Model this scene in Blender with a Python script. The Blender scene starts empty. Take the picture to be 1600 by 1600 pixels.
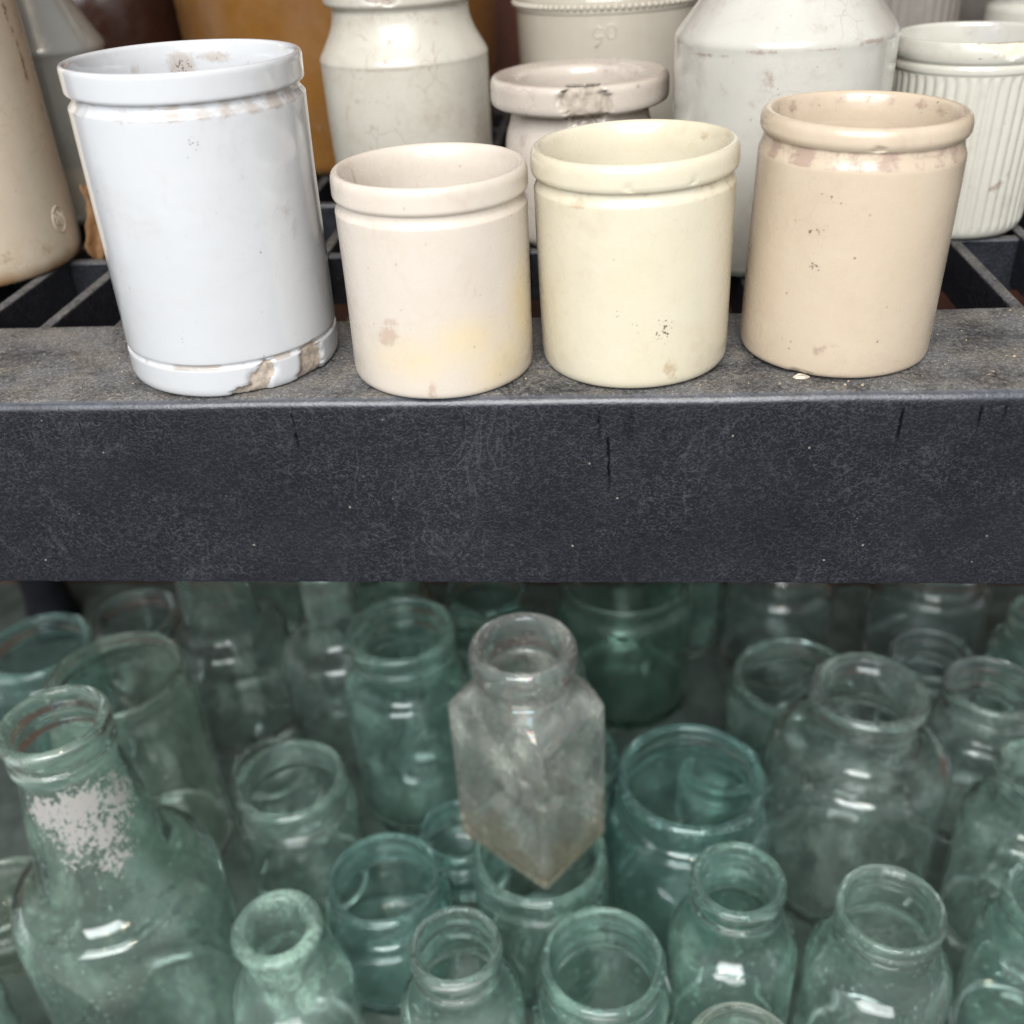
import bpy, math, random
from mathutils import Vector, Matrix, noise as mnoise

random.seed(11)
S = bpy.context.scene
COL = S.collection
R = math.radians
ZL = -0.42            # top of the lower shelf; the upper shelf's top is z = 0

# ------------------------------------------------------------------ camera
def make_camera():
    p, y, r = R(31.98), R(5.92), R(-3.34)
    fw = Vector((-math.sin(y) * math.cos(p), math.cos(y) * math.cos(p), -math.sin(p)))
    rt = Vector((math.cos(y), math.sin(y), 0))
    up = rt.cross(fw)
    c, s = math.cos(r), math.sin(r)
    rt, up = rt * c + up * s, up * c - rt * s
    cam = bpy.data.cameras.new('camera')
    o = bpy.data.objects.new('camera', cam)
    m = Matrix((rt, up, -fw)).transposed().to_4x4()
    m.translation = Vector((0.0280, -0.2908, 0.1400))
    o.matrix_world = m
    cam.sensor_width = 36.0
    cam.lens = 1590.0 / 1600.0 * 36.0
    cam.clip_start = 0.01
    cam.clip_end = 60
    cam.dof.use_dof = True
    cam.dof.focus_distance = 0.335
    cam.dof.aperture_fstop = 9.0
    COL.objects.link(o)
    S.camera = o
make_camera()

# ------------------------------------------------------------------ light
W = bpy.data.worlds.new('World')
S.world = W
W.use_nodes = True
W.node_tree.nodes['Background'].inputs[0].default_value = (0.96, 0.98, 1.0, 1)
W.node_tree.nodes['Background'].inputs[1].default_value = 0.43

def area(name, loc, target, sx, sy, power, col):
    l = bpy.data.lights.new(name, 'AREA')
    l.shape = 'RECTANGLE'; l.size = sx; l.size_y = sy; l.energy = power; l.color = col
    o = bpy.data.objects.new(name, l)
    o.location = loc
    o.rotation_euler = (Vector(target) - Vector(loc)).to_track_quat('-Z', 'Y').to_euler()
    COL.objects.link(o)
    return o
area('window_light', (-0.15, -1.42, 1.10), (0.0, 0.08, -0.10), 1.50, 1.10, 47, (0.98, 0.99, 1.0))

def bulb(loc, power, rad=0.04):
    l = bpy.data.lights.new('bulb_light', 'POINT')
    l.energy = power; l.color = (1.0, 0.80, 0.58); l.shadow_soft_size = rad
    o = bpy.data.objects.new('bulb_light', l); o.location = loc
    COL.objects.link(o)
bulb((0.10, -0.62, 1.02), 4.6)
bulb((0.28, -0.70, 1.05), 3.6)
bulb((-0.35, -0.75, 1.10), 3.6)

S.view_settings.view_transform = 'Standard'
S.view_settings.look = 'None'
S.view_settings.exposure = 0.36
S.view_settings.gamma = 1.0
S.view_settings.use_curve_mapping = False
cy = S.cycles
cy.max_bounces = 26
cy.transmission_bounces = 26
cy.transparent_max_bounces = 12
cy.diffuse_bounces = 4
cy.glossy_bounces = 6
cy.sample_clamp_indirect = 24.0
cy.sample_clamp_direct = 0.0
cy.caustics_reflective = False
cy.caustics_refractive = True
cy.blur_glossy = 0.1
cy.use_denoising = True
cy.use_adaptive_sampling = True
cy.adaptive_threshold = 0.02

# ------------------------------------------------------------------ node helpers
class NT:
    def __init__(self, name):
        self.m = bpy.data.materials.new(name)
        self.m.use_nodes = True
        self.t = self.m.node_tree
        self.t.nodes.clear()
        self.out = self.t.nodes.new('ShaderNodeOutputMaterial')
    def n(self, typ, **kw):
        nd = self.t.nodes.new(typ)
        for k, v in kw.items():
            if k.startswith('i_'):
                nd.inputs[k[2:].replace('_', ' ')].default_value = v
            else:
                setattr(nd, k, v)
        return nd
    def link(self, a, b): self.t.links.new(a, b)
    def put(self, sock, v):
        if hasattr(v, 'is_output'): self.link(v, sock)
        else: sock.default_value = v
    def math(self, op, a, b=0.5, c=0.0, clamp=False):
        nd = self.n('ShaderNodeMath', operation=op, use_clamp=clamp)
        self.put(nd.inputs[0], a); self.put(nd.inputs[1], b); self.put(nd.inputs[2], c)
        return nd.outputs[0]
    def mix(self, f, a, b):
        nd = self.n('ShaderNodeMix', data_type='RGBA')
        self.put(nd.inputs[0], f)
        for s, v in ((nd.inputs[6], a), (nd.inputs[7], b)):
            self.put(s, v if hasattr(v, 'is_output') else (*v, 1))
        return nd.outputs[2]
    def step(self, v, lo, hi, a=0.0, b=1.0):
        nd = self.n('ShaderNodeMapRange', interpolation_type='SMOOTHSTEP')
        self.put(nd.inputs[0], v)
        for k, x in zip((1, 2, 3, 4), (lo, hi, a, b)): self.put(nd.inputs[k], x)
        return nd.outputs[0]
    def coords(self, jitter=True):
        tc = self.n('ShaderNodeTexCoord')
        if not jitter: return tc.outputs['Object']
        oi = self.n('ShaderNodeObjectInfo')
        v = self.n('ShaderNodeVectorMath', operation='MULTIPLY_ADD')
        self.link(tc.outputs['Object'], v.inputs[0])
        v.inputs[1].default_value = (1, 1, 1)
        sc = self.math('MULTIPLY', oi.outputs['Random'], 3.7)
        self.link(sc, v.inputs[2])
        return v.outputs[0]
    def scale(self, vec, s):
        v = self.n('ShaderNodeVectorMath', operation='MULTIPLY')
        self.link(vec, v.inputs[0]); v.inputs[1].default_value = s
        return v.outputs[0]
    def noise(self, vec, scale, detail=3, rough=0.55, dist=0.0):
        nd = self.n('ShaderNodeTexNoise')
        self.link(vec, nd.inputs['Vector'])
        nd.inputs['Scale'].default_value = scale; nd.inputs['Detail'].default_value = detail
        nd.inputs['Roughness'].default_value = rough; nd.inputs['Distortion'].default_value = dist
        return nd.outputs[0]
    def voro(self, vec, scale, feature='F1'):
        nd = self.n('ShaderNodeTexVoronoi', feature=feature)
        self.link(vec, nd.inputs['Vector']); nd.inputs['Scale'].default_value = scale
        return nd
    def attr(self, name):
        nd = self.n('ShaderNodeAttribute', attribute_name=name)
        return nd.outputs['Fac']
    def bump(self, h, strength, dist, prev=None):
        nd = self.n('ShaderNodeBump')
        nd.inputs['Strength'].default_value = strength; nd.inputs['Distance'].default_value = dist
        self.link(h, nd.inputs['Height'])
        if prev is not None: self.link(prev, nd.inputs['Normal'])
        return nd.outputs[0]
    def surf(self, s): self.link(s, self.out.inputs['Surface'])

# ------------------------------------------------------------------ materials
def ceramic(name, base, base2, stain=(0.30, 0.22, 0.16), rough=0.22, coat=0.5, speck=0.5, crackle=0.25,
            chipcol=(0.34, 0.27, 0.21), tint=(0.80, 0.62, 0.22), patch=0.5, pit=0.0, chipdark=0.5, dirt=0.3):
    k = NT(name)
    base = tuple(c * 0.61 for c in base); base2 = tuple(c * 0.61 for c in base2)
    tint = tuple(c * 0.74 for c in tint); stain = tuple(c * 0.80 for c in stain)
    v = k.coords()
    big = k.step(k.noise(v, 38, 4, 0.6), 0.38, 0.66)
    col = k.mix(k.math('MULTIPLY', big, patch), base, base2)
    # a slow second variation, throwing rings round the axis
    rings = k.noise(k.scale(v, (3, 3, 90)), 9, 2, 0.5)
    col = k.mix(k.math('MULTIPLY', k.step(rings, 0.45, 0.75), 0.18), col, base2)
    # yellowing / pink tint painted by age
    ta = k.attr('tint')
    col = k.mix(k.math('MULTIPLY', ta, k.step(k.noise(v, 60, 3), 0.25, 0.7, 0.45, 1.0)), col, tint)
    # hairline crackle, only in places
    warp = k.n('ShaderNodeVectorMath', operation='MULTIPLY_ADD')
    nz = k.n('ShaderNodeTexNoise'); k.link(v, nz.inputs['Vector']); nz.inputs['Scale'].default_value = 130
    k.link(nz.outputs['Color'], warp.inputs[0]); warp.inputs[1].default_value = (0.006, 0.006, 0.006); k.link(v, warp.inputs[2])
    ed = k.voro(warp.outputs[0], 115, 'DISTANCE_TO_EDGE').outputs['Distance']
    cr = k.step(ed, 0.006, 0.035, 1.0, 0.0)
    cr = k.math('MULTIPLY', cr, k.step(k.noise(v, 46, 2), 0.52, 0.66))
    col = k.mix(k.math('MULTIPLY', cr, crackle), col, stain)
    # small iron specks
    vo = k.voro(v, 420)
    sel = k.n('ShaderNodeSeparateColor'); k.link(vo.outputs['Color'], sel.inputs[0])
    sp = k.math('MULTIPLY', k.step(vo.outputs['Distance'], 0.10, 0.24, 1.0, 0.0), k.step(sel.outputs[0], 0.955, 0.965))
    sp = k.math('MULTIPLY', sp, k.step(sel.outputs[1], 0.1, 0.9, 0.25, 1.0))
    col = k.mix(k.math('MULTIPLY', sp, speck), col, (0.16, 0.11, 0.08))
    # handling dirt: faint brownish clouds and rubbed smears
    dl = k.math('MULTIPLY', k.step(k.noise(v, 32, 8, 0.72, 0.6), 0.50, 0.74), k.step(k.noise(v, 260, 6, 0.75), 0.35, 0.70, 0.15, 1.0))
    rub = k.math('MULTIPLY', k.step(k.noise(k.scale(v, (1, 1, 0.25)), 240, 4, 0.7), 0.60, 0.72), k.step(k.noise(v, 24, 3), 0.45, 0.65))
    col = k.mix(k.math('MULTIPLY', k.math('MAXIMUM', dl, k.math('MULTIPLY', rub, 0.6)), dirt), col, stain)
    # grime rubbed into the glaze: soft stains, then dense dark specks
    fine = k.noise(v, 620, 5, 0.72)
    med = k.noise(v, 170, 4, 0.65)
    st = k.attr('stain')
    sv = k.math('ADD', st, k.math('MULTIPLY', k.math('SUBTRACT', med, 0.5), 1.25))
    sv = k.math('ADD', sv, k.math('MULTIPLY', k.math('SUBTRACT', fine, 0.5), 1.2))
    smask = k.math('MULTIPLY', k.step(sv, 0.34, 0.80), k.step(st, 0.02, 0.2))
    col = k.mix(k.math('MULTIPLY', smask, 0.74), col, stain)
    dk = k.attr('dark')
    dvo = k.voro(v, 1500)
    dse = k.n('ShaderNodeSeparateColor'); k.link(dvo.outputs['Color'], dse.inputs[0])
    dsz = k.math('MULTIPLY', k.math('ADD', dk, -0.12, clamp=True), k.math('ADD', dse.outputs[1], 0.35))
    dmask = k.math('MULTIPLY', k.step(k.math('SUBTRACT', dsz, k.math('MULTIPLY', dvo.outputs['Distance'], 0.85)), -0.04, 0.10),
                   k.step(k.math('SUBTRACT', k.math('MULTIPLY', dk, 0.85), dse.outputs[0]), -0.05, 0.05))
    col = k.mix(k.math('MULTIPLY', dmask, 0.85), col, (0.10, 0.065, 0.055))
    # bare body where the glaze is broken away
    ch = k.attr('chip')
    cv = k.math('ADD', ch, k.math('MULTIPLY', k.math('SUBTRACT', med, 0.5), 0.55))
    cmask = k.math('MULTIPLY', k.step(cv, 0.44, 0.50), k.step(ch, 0.05, 0.2))
    ccol = k.mix(k.step(k.noise(v, 330, 4, 0.7), 0.35, 0.68), chipcol, tuple(c * chipdark for c in chipcol))
    col = k.mix(cmask, col, ccol)
    rg = k.math('ADD', k.math('MULTIPLY', smask, 0.30), k.math('MULTIPLY', cmask, 0.6))
    rg = k.math('ADD', rg, k.step(k.noise(v, 90, 4, 0.6), 0.3, 0.75, rough * 0.7, rough * 1.5), clamp=True)
    bs = k.n('ShaderNodeBsdfPrincipled')
    k.link(col, bs.inputs['Base Color']); k.link(rg, bs.inputs['Roughness'])
    bs.inputs['Coat Weight'].default_value = coat
    k.link(k.math('ADD', rg, -0.08, clamp=True), bs.inputs['Coat Roughness'])
    bs.inputs['Subsurface Weight'].default_value = 0.0
    b1 = k.bump(k.noise(v, 85, 3, 0.5), 0.10, 0.002)
    b2 = k.bump(k.math('SUBTRACT', k.math('MULTIPLY', fine, 0.25 + pit), k.math('MULTIPLY', cmask, k.noise(v, 420, 4))), 0.16, 0.0012, b1)
    k.link(b2, bs.inputs['Normal'])
    k.link(b1, bs.inputs['Coat Normal'])
    k.surf(bs.outputs[0])
    return k.m

def glass(name, tint, dust=0.12, dustcol=(0.42, 0.50, 0.46), rough=0.002, film=0.0, wave=0.22, label=False, warm=0.0, wearamt=0.13):
    k = NT(name)
    v = k.coords()
    n1 = k.noise(v, 22, 3, 0.62)
    n2 = k.noise(k.scale(v, (1, 1, 0.35)), 95, 2, 0.7)
    n3 = k.noise(k.scale(v, (1, 1, 0.6)), 210, 3, 0.75, 0.8)
    grime = k.math('MULTIPLY', k.step(n1, 0.46, 0.76), k.step(n2, 0.30, 0.72, 0.2, 1.0))
    grime = k.math('MULTIPLY', grime, k.step(n3, 0.30, 0.66, 0.35, 1.0))
    fac = k.math('MULTIPLY', grime, dust * 2.0)
    fac = k.math('ADD', fac, dust * 0.14, clamp=True)
    spots = k.noise(v, 420, 1, 0.6)
    fac = k.math('ADD', fac, k.step(spots, 0.68, 0.73, 0.0, 0.30 * min(1, dust * 6)), clamp=True)
    wr = k.math('MULTIPLY', k.attr('wear'), k.step(n2, 0.30, 0.62, 0.35, 1.0))  # bright rim reflections put in as pale scuffed bands
    fac = k.math('ADD', fac, k.math('MULTIPLY', wr, wearamt), clamp=True)
    g = k.n('ShaderNodeBsdfPrincipled')
    g.inputs['Base Color'].default_value = (*tint, 1)
    g.inputs['Transmission Weight'].default_value = 1.0
    g.inputs['IOR'].default_value = 1.5
    k.link(k.step(n1, 0.45, 0.80, rough, rough * 2.5 + 0.01), g.inputs['Roughness'])
    if film:
        g.inputs['Thin Film IOR'].default_value = 1.62
        k.link(k.step(k.noise(v, 34, 3), 0.44, 0.62, 0.0, film), g.inputs['Thin Film Thickness'])
    wv = k.noise(k.scale(v, (1, 1, 0.45)), 60, 1, 0.5)
    b = k.bump(wv, wave, 0.002)
    k.link(b, g.inputs['Normal'])
    d = k.n('ShaderNodeBsdfDiffuse')
    dc = k.mix(k.step(n1, 0.35, 0.7), dustcol, tuple(c * f for c, f in zip(dustcol, (0.93, 0.97, 0.90))))
    if warm:
        dc = k.mix(k.math('MULTIPLY', k.step(k.attr('tint'), 0.1, 0.8), warm), dc, (0.42, 0.34, 0.18))
        fac = k.math('ADD', fac, k.math('MULTIPLY', k.attr('tint'), 0.16 * warm), clamp=True)
    if label:
        st = k.attr('stain')
        lv = k.math('ADD', st, k.math('MULTIPLY', k.math('SUBTRACT', k.noise(k.scale(v, (1.0, 1.0, 0.7)), 400, 4, 0.74), 0.5), 2.4))
        lm = k.math('MULTIPLY', k.step(lv, 0.46, 0.66), k.step(st, 0.03, 0.2))
        dc = k.mix(lm, dc, (0.62, 0.59, 0.57))
        fac = k.math('MAXIMUM', fac, k.math('MULTIPLY', lm, 0.80))
    k.link(dc, d.inputs[0])
    tr = k.n('ShaderNodeBsdfTranslucent'); k.link(dc, tr.inputs[0])
    ms = k.n('ShaderNodeMixShader'); ms.inputs[0].default_value = 0.4
    k.link(d.outputs[0], ms.inputs[1]); k.link(tr.outputs[0], ms.inputs[2])
    mx = k.n('ShaderNodeMixShader'); k.link(fac, mx.inputs[0])
    k.link(g.outputs[0], mx.inputs[1]); k.link(ms.outputs[0], mx.inputs[2])
    k.surf(mx.outputs[0])
    return k.m

def plastic(name, streaks=(), dusty=1.0):
    k = NT(name)
    v = k.coords(False)
    # moulded leather grain: short worm-like ridges that catch the dust
    vs = k.scale(v, (0.72, 1, 1))
    n1 = k.noise(vs, 700, 0.6, 0.45, 0.9)
    worm = k.step(k.math('ABSOLUTE', k.math('SUBTRACT', n1, 0.47)), 0.010, 0.045, 1.0, 0.0)
    n1b = k.noise(k.scale(v, (0.8, 1.1, 1.15)), 640, 0.6, 0.45, 0.9)
    wormb = k.step(k.math('ABSOLUTE', k.math('SUBTRACT', n1b, 0.54)), 0.008, 0.038, 0.8, 0.0)
    worm = k.math('MAXIMUM', worm, wormb)
    brk = k.step(k.noise(v, 900, 2), 0.30, 0.48)
    worm = k.math('MULTIPLY', worm, brk)
    area_ = k.noise(k.scale(v, (1, 1, 1.6)), 16, 5, 0.65)
    wfac = k.math('MULTIPLY', worm, k.step(area_, 0.30, 0.70, 0.40, 1.0))
    base = k.mix(k.step(k.noise(v, 26, 4, 0.6), 0.25, 0.85), (0.0048, 0.0052, 0.0078), (0.0110, 0.0120, 0.0170))
    col = k.mix(k.math('MULTIPLY', wfac, 0.60), base, (0.062, 0.066, 0.080))
    # faint wiped smears and scratches
    sm = k.noise(k.scale(v, (1, 1, 0.5)), 34, 3, 0.5, 2.2)
    sw = k.step(k.math('ABSOLUTE', k.math('SUBTRACT', sm, 0.5)), 0.0, 0.012, 1.0, 0.0)
    col = k.mix(k.math('MULTIPLY', sw, k.step(area_, 0.42, 0.60, 0, 0.22)), col, (0.085, 0.09, 0.105))
    # dust settled on what faces up
    ge = k.n('ShaderNodeNewGeometry')
    sx = k.n('ShaderNodeSeparateXYZ'); k.link(ge.outputs['Normal'], sx.inputs[0])
    upw = k.step(sx.outputs[2], 0.75, 0.98)
    dn = k.math('ADD', k.math('MULTIPLY', k.noise(v, 30, 5, 0.65), 0.75), k.math('MULTIPLY', k.noise(v, 520, 4, 0.7), 0.45))
    dm = k.math('MULTIPLY', k.step(dn, 0.40, 0.70), upw)
    dcol = k.mix(k.step(k.noise(v, 55, 3), 0.4, 0.65), (0.27, 0.265, 0.26), (0.31, 0.285, 0.25))
    col = k.mix(k.math('MULTIPLY', k.math('MULTIPLY', dm, k.step(worm, 0.0, 1.0, 0.45, 1.0)), 0.85 * dusty), col, dcol)
    white = k.voro(v, 330)
    sel = k.n('ShaderNodeSeparateColor'); k.link(white.outputs['Color'], sel.inputs[0])
    wsp = k.math('MULTIPLY', k.step(white.outputs['Distance'], 0.08, 0.18, 1, 0), k.step(sel.outputs[0], 0.975, 0.98))
    col = k.mix(k.math('MULTIPLY', wsp, 0.6), col, (0.33, 0.30, 0.26))
    # dark runs of dried water below the edge
    rough = k.step(area_, 0.2, 0.8, 0.50, 0.60)
    tot = 0.0
    if streaks:
        sp = k.n('ShaderNodeSeparateXYZ'); k.link(v, sp.inputs[0])
        wob = k.math('MULTIPLY', k.math('SUBTRACT', k.noise(v, 260, 3), 0.5), 0.0022)
        tot = None
        for (x0, z0, z1, w, lean) in streaks:
            xx = k.math('SUBTRACT', k.math('ADD', sp.outputs[0], wob), x0)
            xx = k.math('ADD', xx, k.math('MULTIPLY', sp.outputs[2], lean))
            a = k.step(k.math('ABSOLUTE', xx), w * 0.25, w * 0.8, 1, 0)
            b = k.math('MULTIPLY', k.step(sp.outputs[2], z1 - 0.002, z1 + 0.007), k.step(sp.outputs[2], z0 - 0.0045, z0 - 0.0030, 1, 0))
            s_ = k.math('MULTIPLY', a, b)
            tot = s_ if tot is None else k.math('MAXIMUM', tot, s_)
        # broader damp stains hanging from the edge
        dmp = k.noise(k.scale(v, (1, 0.2, 0.16)), 150, 3, 0.6)
        dz_ = k.math('MULTIPLY', k.step(sp.outputs[2], -0.024, -0.006), k.step(sp.outputs[2], -0.0050, -0.0036, 1, 0))
        tot = k.math('MAXIMUM', tot, k.math('MULTIPLY', k.math('MULTIPLY', k.step(dmp, 0.60, 0.68), dz_), 0.6))
        tot = k.math('MULTIPLY', tot, k.step(k.noise(v, 260, 4), 0.34, 0.54, 0.30, 0.97))
        col = k.mix(k.math('MULTIPLY', tot, 0.92), col, (0.004, 0.004, 0.005))
    rough = k.math('ADD', rough, k.math('MULTIPLY', dm, 0.35), clamp=True)
    edge = k.step(k.math('MULTIPLY', k.math('ABSOLUTE', sx.outputs[1]), sx.outputs[2]), 0.18, 0.42)     # front edge: rubbed shiny, its highlight line also painted as colour
    rough = k.math('SUBTRACT', rough, k.math('MULTIPLY', edge, 0.20), clamp=True)
    bs = k.n('ShaderNodeBsdfPrincipled')
    col = k.mix(k.math('MULTIPLY', k.math('MULTIPLY', edge, k.step(k.noise(v, 120, 4, 0.6), 0.3, 0.65, 0.35, 1.0)), 0.7), col, (0.070, 0.078, 0.098))  # bluish highlight painted along the front edge
    k.link(col, bs.inputs['Base Color']); k.link(rough, bs.inputs['Roughness'])
    sp_ = k.math('ADD', k.math('MULTIPLY', edge, 0.40), 0.24)
    k.link(k.math('MULTIPLY', sp_, k.math('SUBTRACT', 1.0, tot)), bs.inputs['Specular IOR Level'])
    b1 = k.bump(k.math('MULTIPLY', n1, k.math('SUBTRACT', 1.0, k.math('MULTIPLY', edge, 0.7))), 0.32, 0.0010)
    b2 = k.bump(k.noise(v, 1500, 2), 0.15, 0.0004, b1)
    k.link(b2, bs.inputs['Normal'])
    k.surf(bs.outputs[0])
    return k.m

def simple(name, a, b, scale=60, rough=0.7, bump=0.2, dist=0.002):
    k = NT(name)
    v = k.coords()
    col = k.mix(k.step(k.noise(v, scale, 5, 0.65), 0.35, 0.68), a, b)
    bs = k.n('ShaderNodeBsdfPrincipled'); k.link(col, bs.inputs['Base Color'])
    bs.inputs['Roughness'].default_value = rough
    k.link(k.bump(k.noise(v, scale * 4, 4), bump, dist), bs.inputs['Normal'])
    k.surf(bs.outputs[0])
    return k.m

STREAKS = [(-0.0725, -0.001, -0.019, 0.0009, 0.04), (0.0272, -0.001, -0.016, 0.0008, 0.02), (0.0298, -0.010, -0.0345, 0.0009, 0.03),
           (0.1212, -0.001, -0.0185, 0.0010, -0.03), (0.1445, -0.001, -0.014, 0.0009, -0.02), (0.1515, -0.001, -0.011, 0.0010, 0.0),
           (-0.145, -0.003, -0.016, 0.0006, 0.02), (0.0595, -0.003, -0.012, 0.0005, 0.0), (-0.018, -0.001, -0.006, 0.0006, 0.0),
           (0.1245, -0.001, -0.007, 0.0006, 0.0)]
M = {
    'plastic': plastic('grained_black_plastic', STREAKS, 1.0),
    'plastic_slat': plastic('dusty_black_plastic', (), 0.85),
    'plastic_low': simple('dusty_grey_green_board', (0.080, 0.102, 0.090), (0.040, 0.052, 0.046), 40, 0.8),  # lower shelf lightened and greened to brighten the glass seen over it
    'white': ceramic('white_glaze', (0.81, 0.835, 0.865), (0.78, 0.80, 0.825), dirt=0.30, stain=(0.40, 0.34, 0.29), rough=0.12, coat=0.8, speck=0.55, crackle=0.05,
                     chipcol=(0.46, 0.39, 0.32), patch=0.4),
    'pink': ceramic('pink_cream_glaze', (0.88, 0.785, 0.68), (0.90, 0.82, 0.72), dirt=0.50, stain=(0.50, 0.38, 0.29), rough=0.30, coat=0.35, speck=0.35, crackle=0.12,
                    tint=(0.88, 0.70, 0.34), patch=0.7),
    'cream': ceramic('pale_yellow_glaze', (0.92, 0.845, 0.645), (0.93, 0.87, 0.70), dirt=0.40, stain=(0.48, 0.36, 0.22), rough=0.26, coat=0.4, speck=0.3, crackle=0.10, patch=0.6),
    'tan': ceramic('buff_glaze', (0.78, 0.645, 0.485), (0.82, 0.69, 0.53), dirt=0.45, stain=(0.36, 0.25, 0.20), rough=0.28, coat=0.4, speck=0.75, crackle=0.12, patch=0.7),
    'beige': ceramic('beige_stoneware', (0.84, 0.72, 0.56), (0.78, 0.66, 0.51), stain=(0.30, 0.15, 0.05), rough=0.34, coat=0.25, speck=0.5, tint=(0.42, 0.20, 0.05)),
    'grey': ceramic('grey_stoneware', (0.40, 0.40, 0.37), (0.34, 0.34, 0.31), stain=(0.16, 0.14, 0.12), rough=0.2, coat=0.6, speck=0.4, tint=(0.46, 0.41, 0.33)),
    'offwhite': ceramic('off_white_stoneware', (0.80, 0.77, 0.67), (0.73, 0.69, 0.59), dirt=0.7, stain=(0.40, 0.32, 0.26), rough=0.32, coat=0.3, speck=0.6, crackle=0.55,
                        chipcol=(0.44, 0.38, 0.33), tint=(0.55, 0.47, 0.40)),
    'lilac': ceramic('pinkish_white_glaze', (0.84, 0.755, 0.66), (0.78, 0.69, 0.60), dirt=0.6, stain=(0.36, 0.29, 0.25), rough=0.25, coat=0.45, speck=0.4, crackle=0.4,
                     chipcol=(0.44, 0.385, 0.32), tint=(0.56, 0.48, 0.41), chipdark=0.72),
    'ivory': ceramic('ivory_glaze', (0.74, 0.68, 0.57), (0.69, 0.63, 0.52), stain=(0.40, 0.33, 0.26), rough=0.16, coat=0.7, speck=0.2, crackle=0.1),
    'bluewhite': ceramic('cool_white_stoneware', (0.78, 0.765, 0.70), (0.71, 0.695, 0.63), dirt=0.65, stain=(0.33, 0.25, 0.20), rough=0.2, coat=0.6, speck=0.7, crackle=0.3),
    'ramekin': ceramic('ribbed_white_glaze', (0.86, 0.845, 0.745), (0.80, 0.78, 0.68), dirt=0.5, stain=(0.36, 0.28, 0.22), rough=0.16, coat=0.8, speck=0.4, crackle=0.1,
                       chipcol=(0.72, 0.62, 0.48), tint=(0.55, 0.55, 0.60), chipdark=0.85),
    'amber': ceramic('amber_brown_glaze', (0.30, 0.135, 0.028), (0.22, 0.095, 0.022), stain=(0.30, 0.22, 0.14), rough=0.3, coat=0.3, speck=0.3, crackle=0.0),
    'darkbrown': ceramic('dark_brown_glaze', (0.055, 0.020, 0.012), (0.035, 0.014, 0.010), stain=(0.10, 0.07, 0.06), rough=0.3, coat=0.3, speck=0.0, crackle=0.0),
    'drab': ceramic('drab_ribbed_stoneware', (0.34, 0.31, 0.28), (0.40, 0.37, 0.34), stain=(0.2, 0.16, 0.13), rough=0.35, coat=0.2),
    'wall': simple('old_red_brick', (0.10, 0.035, 0.020), (0.055, 0.022, 0.015), 25, 0.9),
    'ground': simple('grey_concrete', (0.42, 0.41, 0.39), (0.36, 0.35, 0.335), 8, 0.85),  # lightened so that it bounces light into the lower shelf
    'leaf': simple('dry_leaf', (0.30, 0.17, 0.075), (0.17, 0.085, 0.035), 90, 0.7, 0.5),
    'grit': simple('pale_grit', (0.42, 0.34, 0.24), (0.24, 0.19, 0.14), 300, 0.9),
    'flake': simple('glaze_flake', (0.62, 0.56, 0.46), (0.45, 0.40, 0.33), 300, 0.5),
    'aqua': glass('aqua_glass', (0.860, 0.972, 0.940), 0.19, (0.58, 0.88, 0.80)),
    'aqua_deep': glass('deep_aqua_glass', (0.80, 0.960, 0.930), 0.16, (0.48, 0.82, 0.78)),
    'aqua_pale': glass('pale_aqua_glass', (0.90, 0.980, 0.955), 0.20, (0.66, 0.90, 0.82)),
    'green': glass('bottle_green_glass', (0.80, 0.95, 0.89), 0.13, (0.46, 0.70, 0.60)),
    'frosty': glass('weathered_aqua_glass', (0.90, 0.975, 0.955), 0.42, (0.64, 0.88, 0.80), rough=0.07),
    'olive': glass('pale_olive_glass', (0.92, 0.975, 0.93), 0.18, (0.64, 0.80, 0.68)),
    'clear': glass('dusty_clear_glass', (0.93, 0.980, 0.965), 0.17, (0.68, 0.82, 0.78)),
    'violet': glass('greyed_clear_glass', (0.89, 0.95, 0.945), 0.15, (0.52, 0.66, 0.65)),
    'label': glass('aqua_glass_with_paper', (0.88, 0.975, 0.945), 0.18, (0.64, 0.86, 0.76), label=True),
    'square': glass('iridescent_clear_glass', (0.975, 0.975, 0.96), 0.38, (0.95, 0.97, 0.93), rough=0.006, film=330.0, warm=0.75),
}

# ------------------------------------------------------------------ object helpers
def tag(o, label=None, cat=None, group=None, kind=None):
    if label: o['label'] = label
    if cat: o['category'] = cat
    if group: o['group'] = group
    if kind: o['kind'] = kind
    return o

def empty(name, loc, label, cat, group=None, rot=(0, 0, 0)):
    o = bpy.data.objects.new(name, None)
    o.empty_display_size = 0.01
    o.location = loc; o.rotation_euler = rot
    COL.objects.link(o)
    return tag(o, label, cat, group)

def link(name, me, mat, parent=None, smooth=True):
    o = bpy.data.objects.new(name, me)
    if mat and not me.materials: me.materials.append(mat)
    if smooth:
        for p in me.polygons: p.use_smooth = True
    o.parent = parent
    COL.objects.link(o)
    return o

def fil(pts, n=5):
    """round the corners of a profile [(r, z, fillet)]"""
    P = [(p[0], p[1], p[2] if len(p) > 2 else 0.0) for p in pts]
    out = []
    for i, (x, y, f) in enumerate(P):
        if f <= 0 or i in (0, len(P) - 1):
            out.append((x, y)); continue
        a = Vector((P[i-1][0] - x, P[i-1][1] - y)); b = Vector((P[i+1][0] - x, P[i+1][1] - y))
        la, lb = a.length, b.length
        if la < 1e-7 or lb < 1e-7: out.append((x, y)); continue
        A = Vector((x, y)) + a / la * min(f, la * 0.49); B = Vector((x, y)) + b / lb * min(f, lb * 0.49)
        for k in range(n + 1):
            t = k / n
            q = A * (1 - t) ** 2 + Vector((x, y)) * 2 * t * (1 - t) + B * t * t
            out.append((q.x, q.y))
    return out

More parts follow.
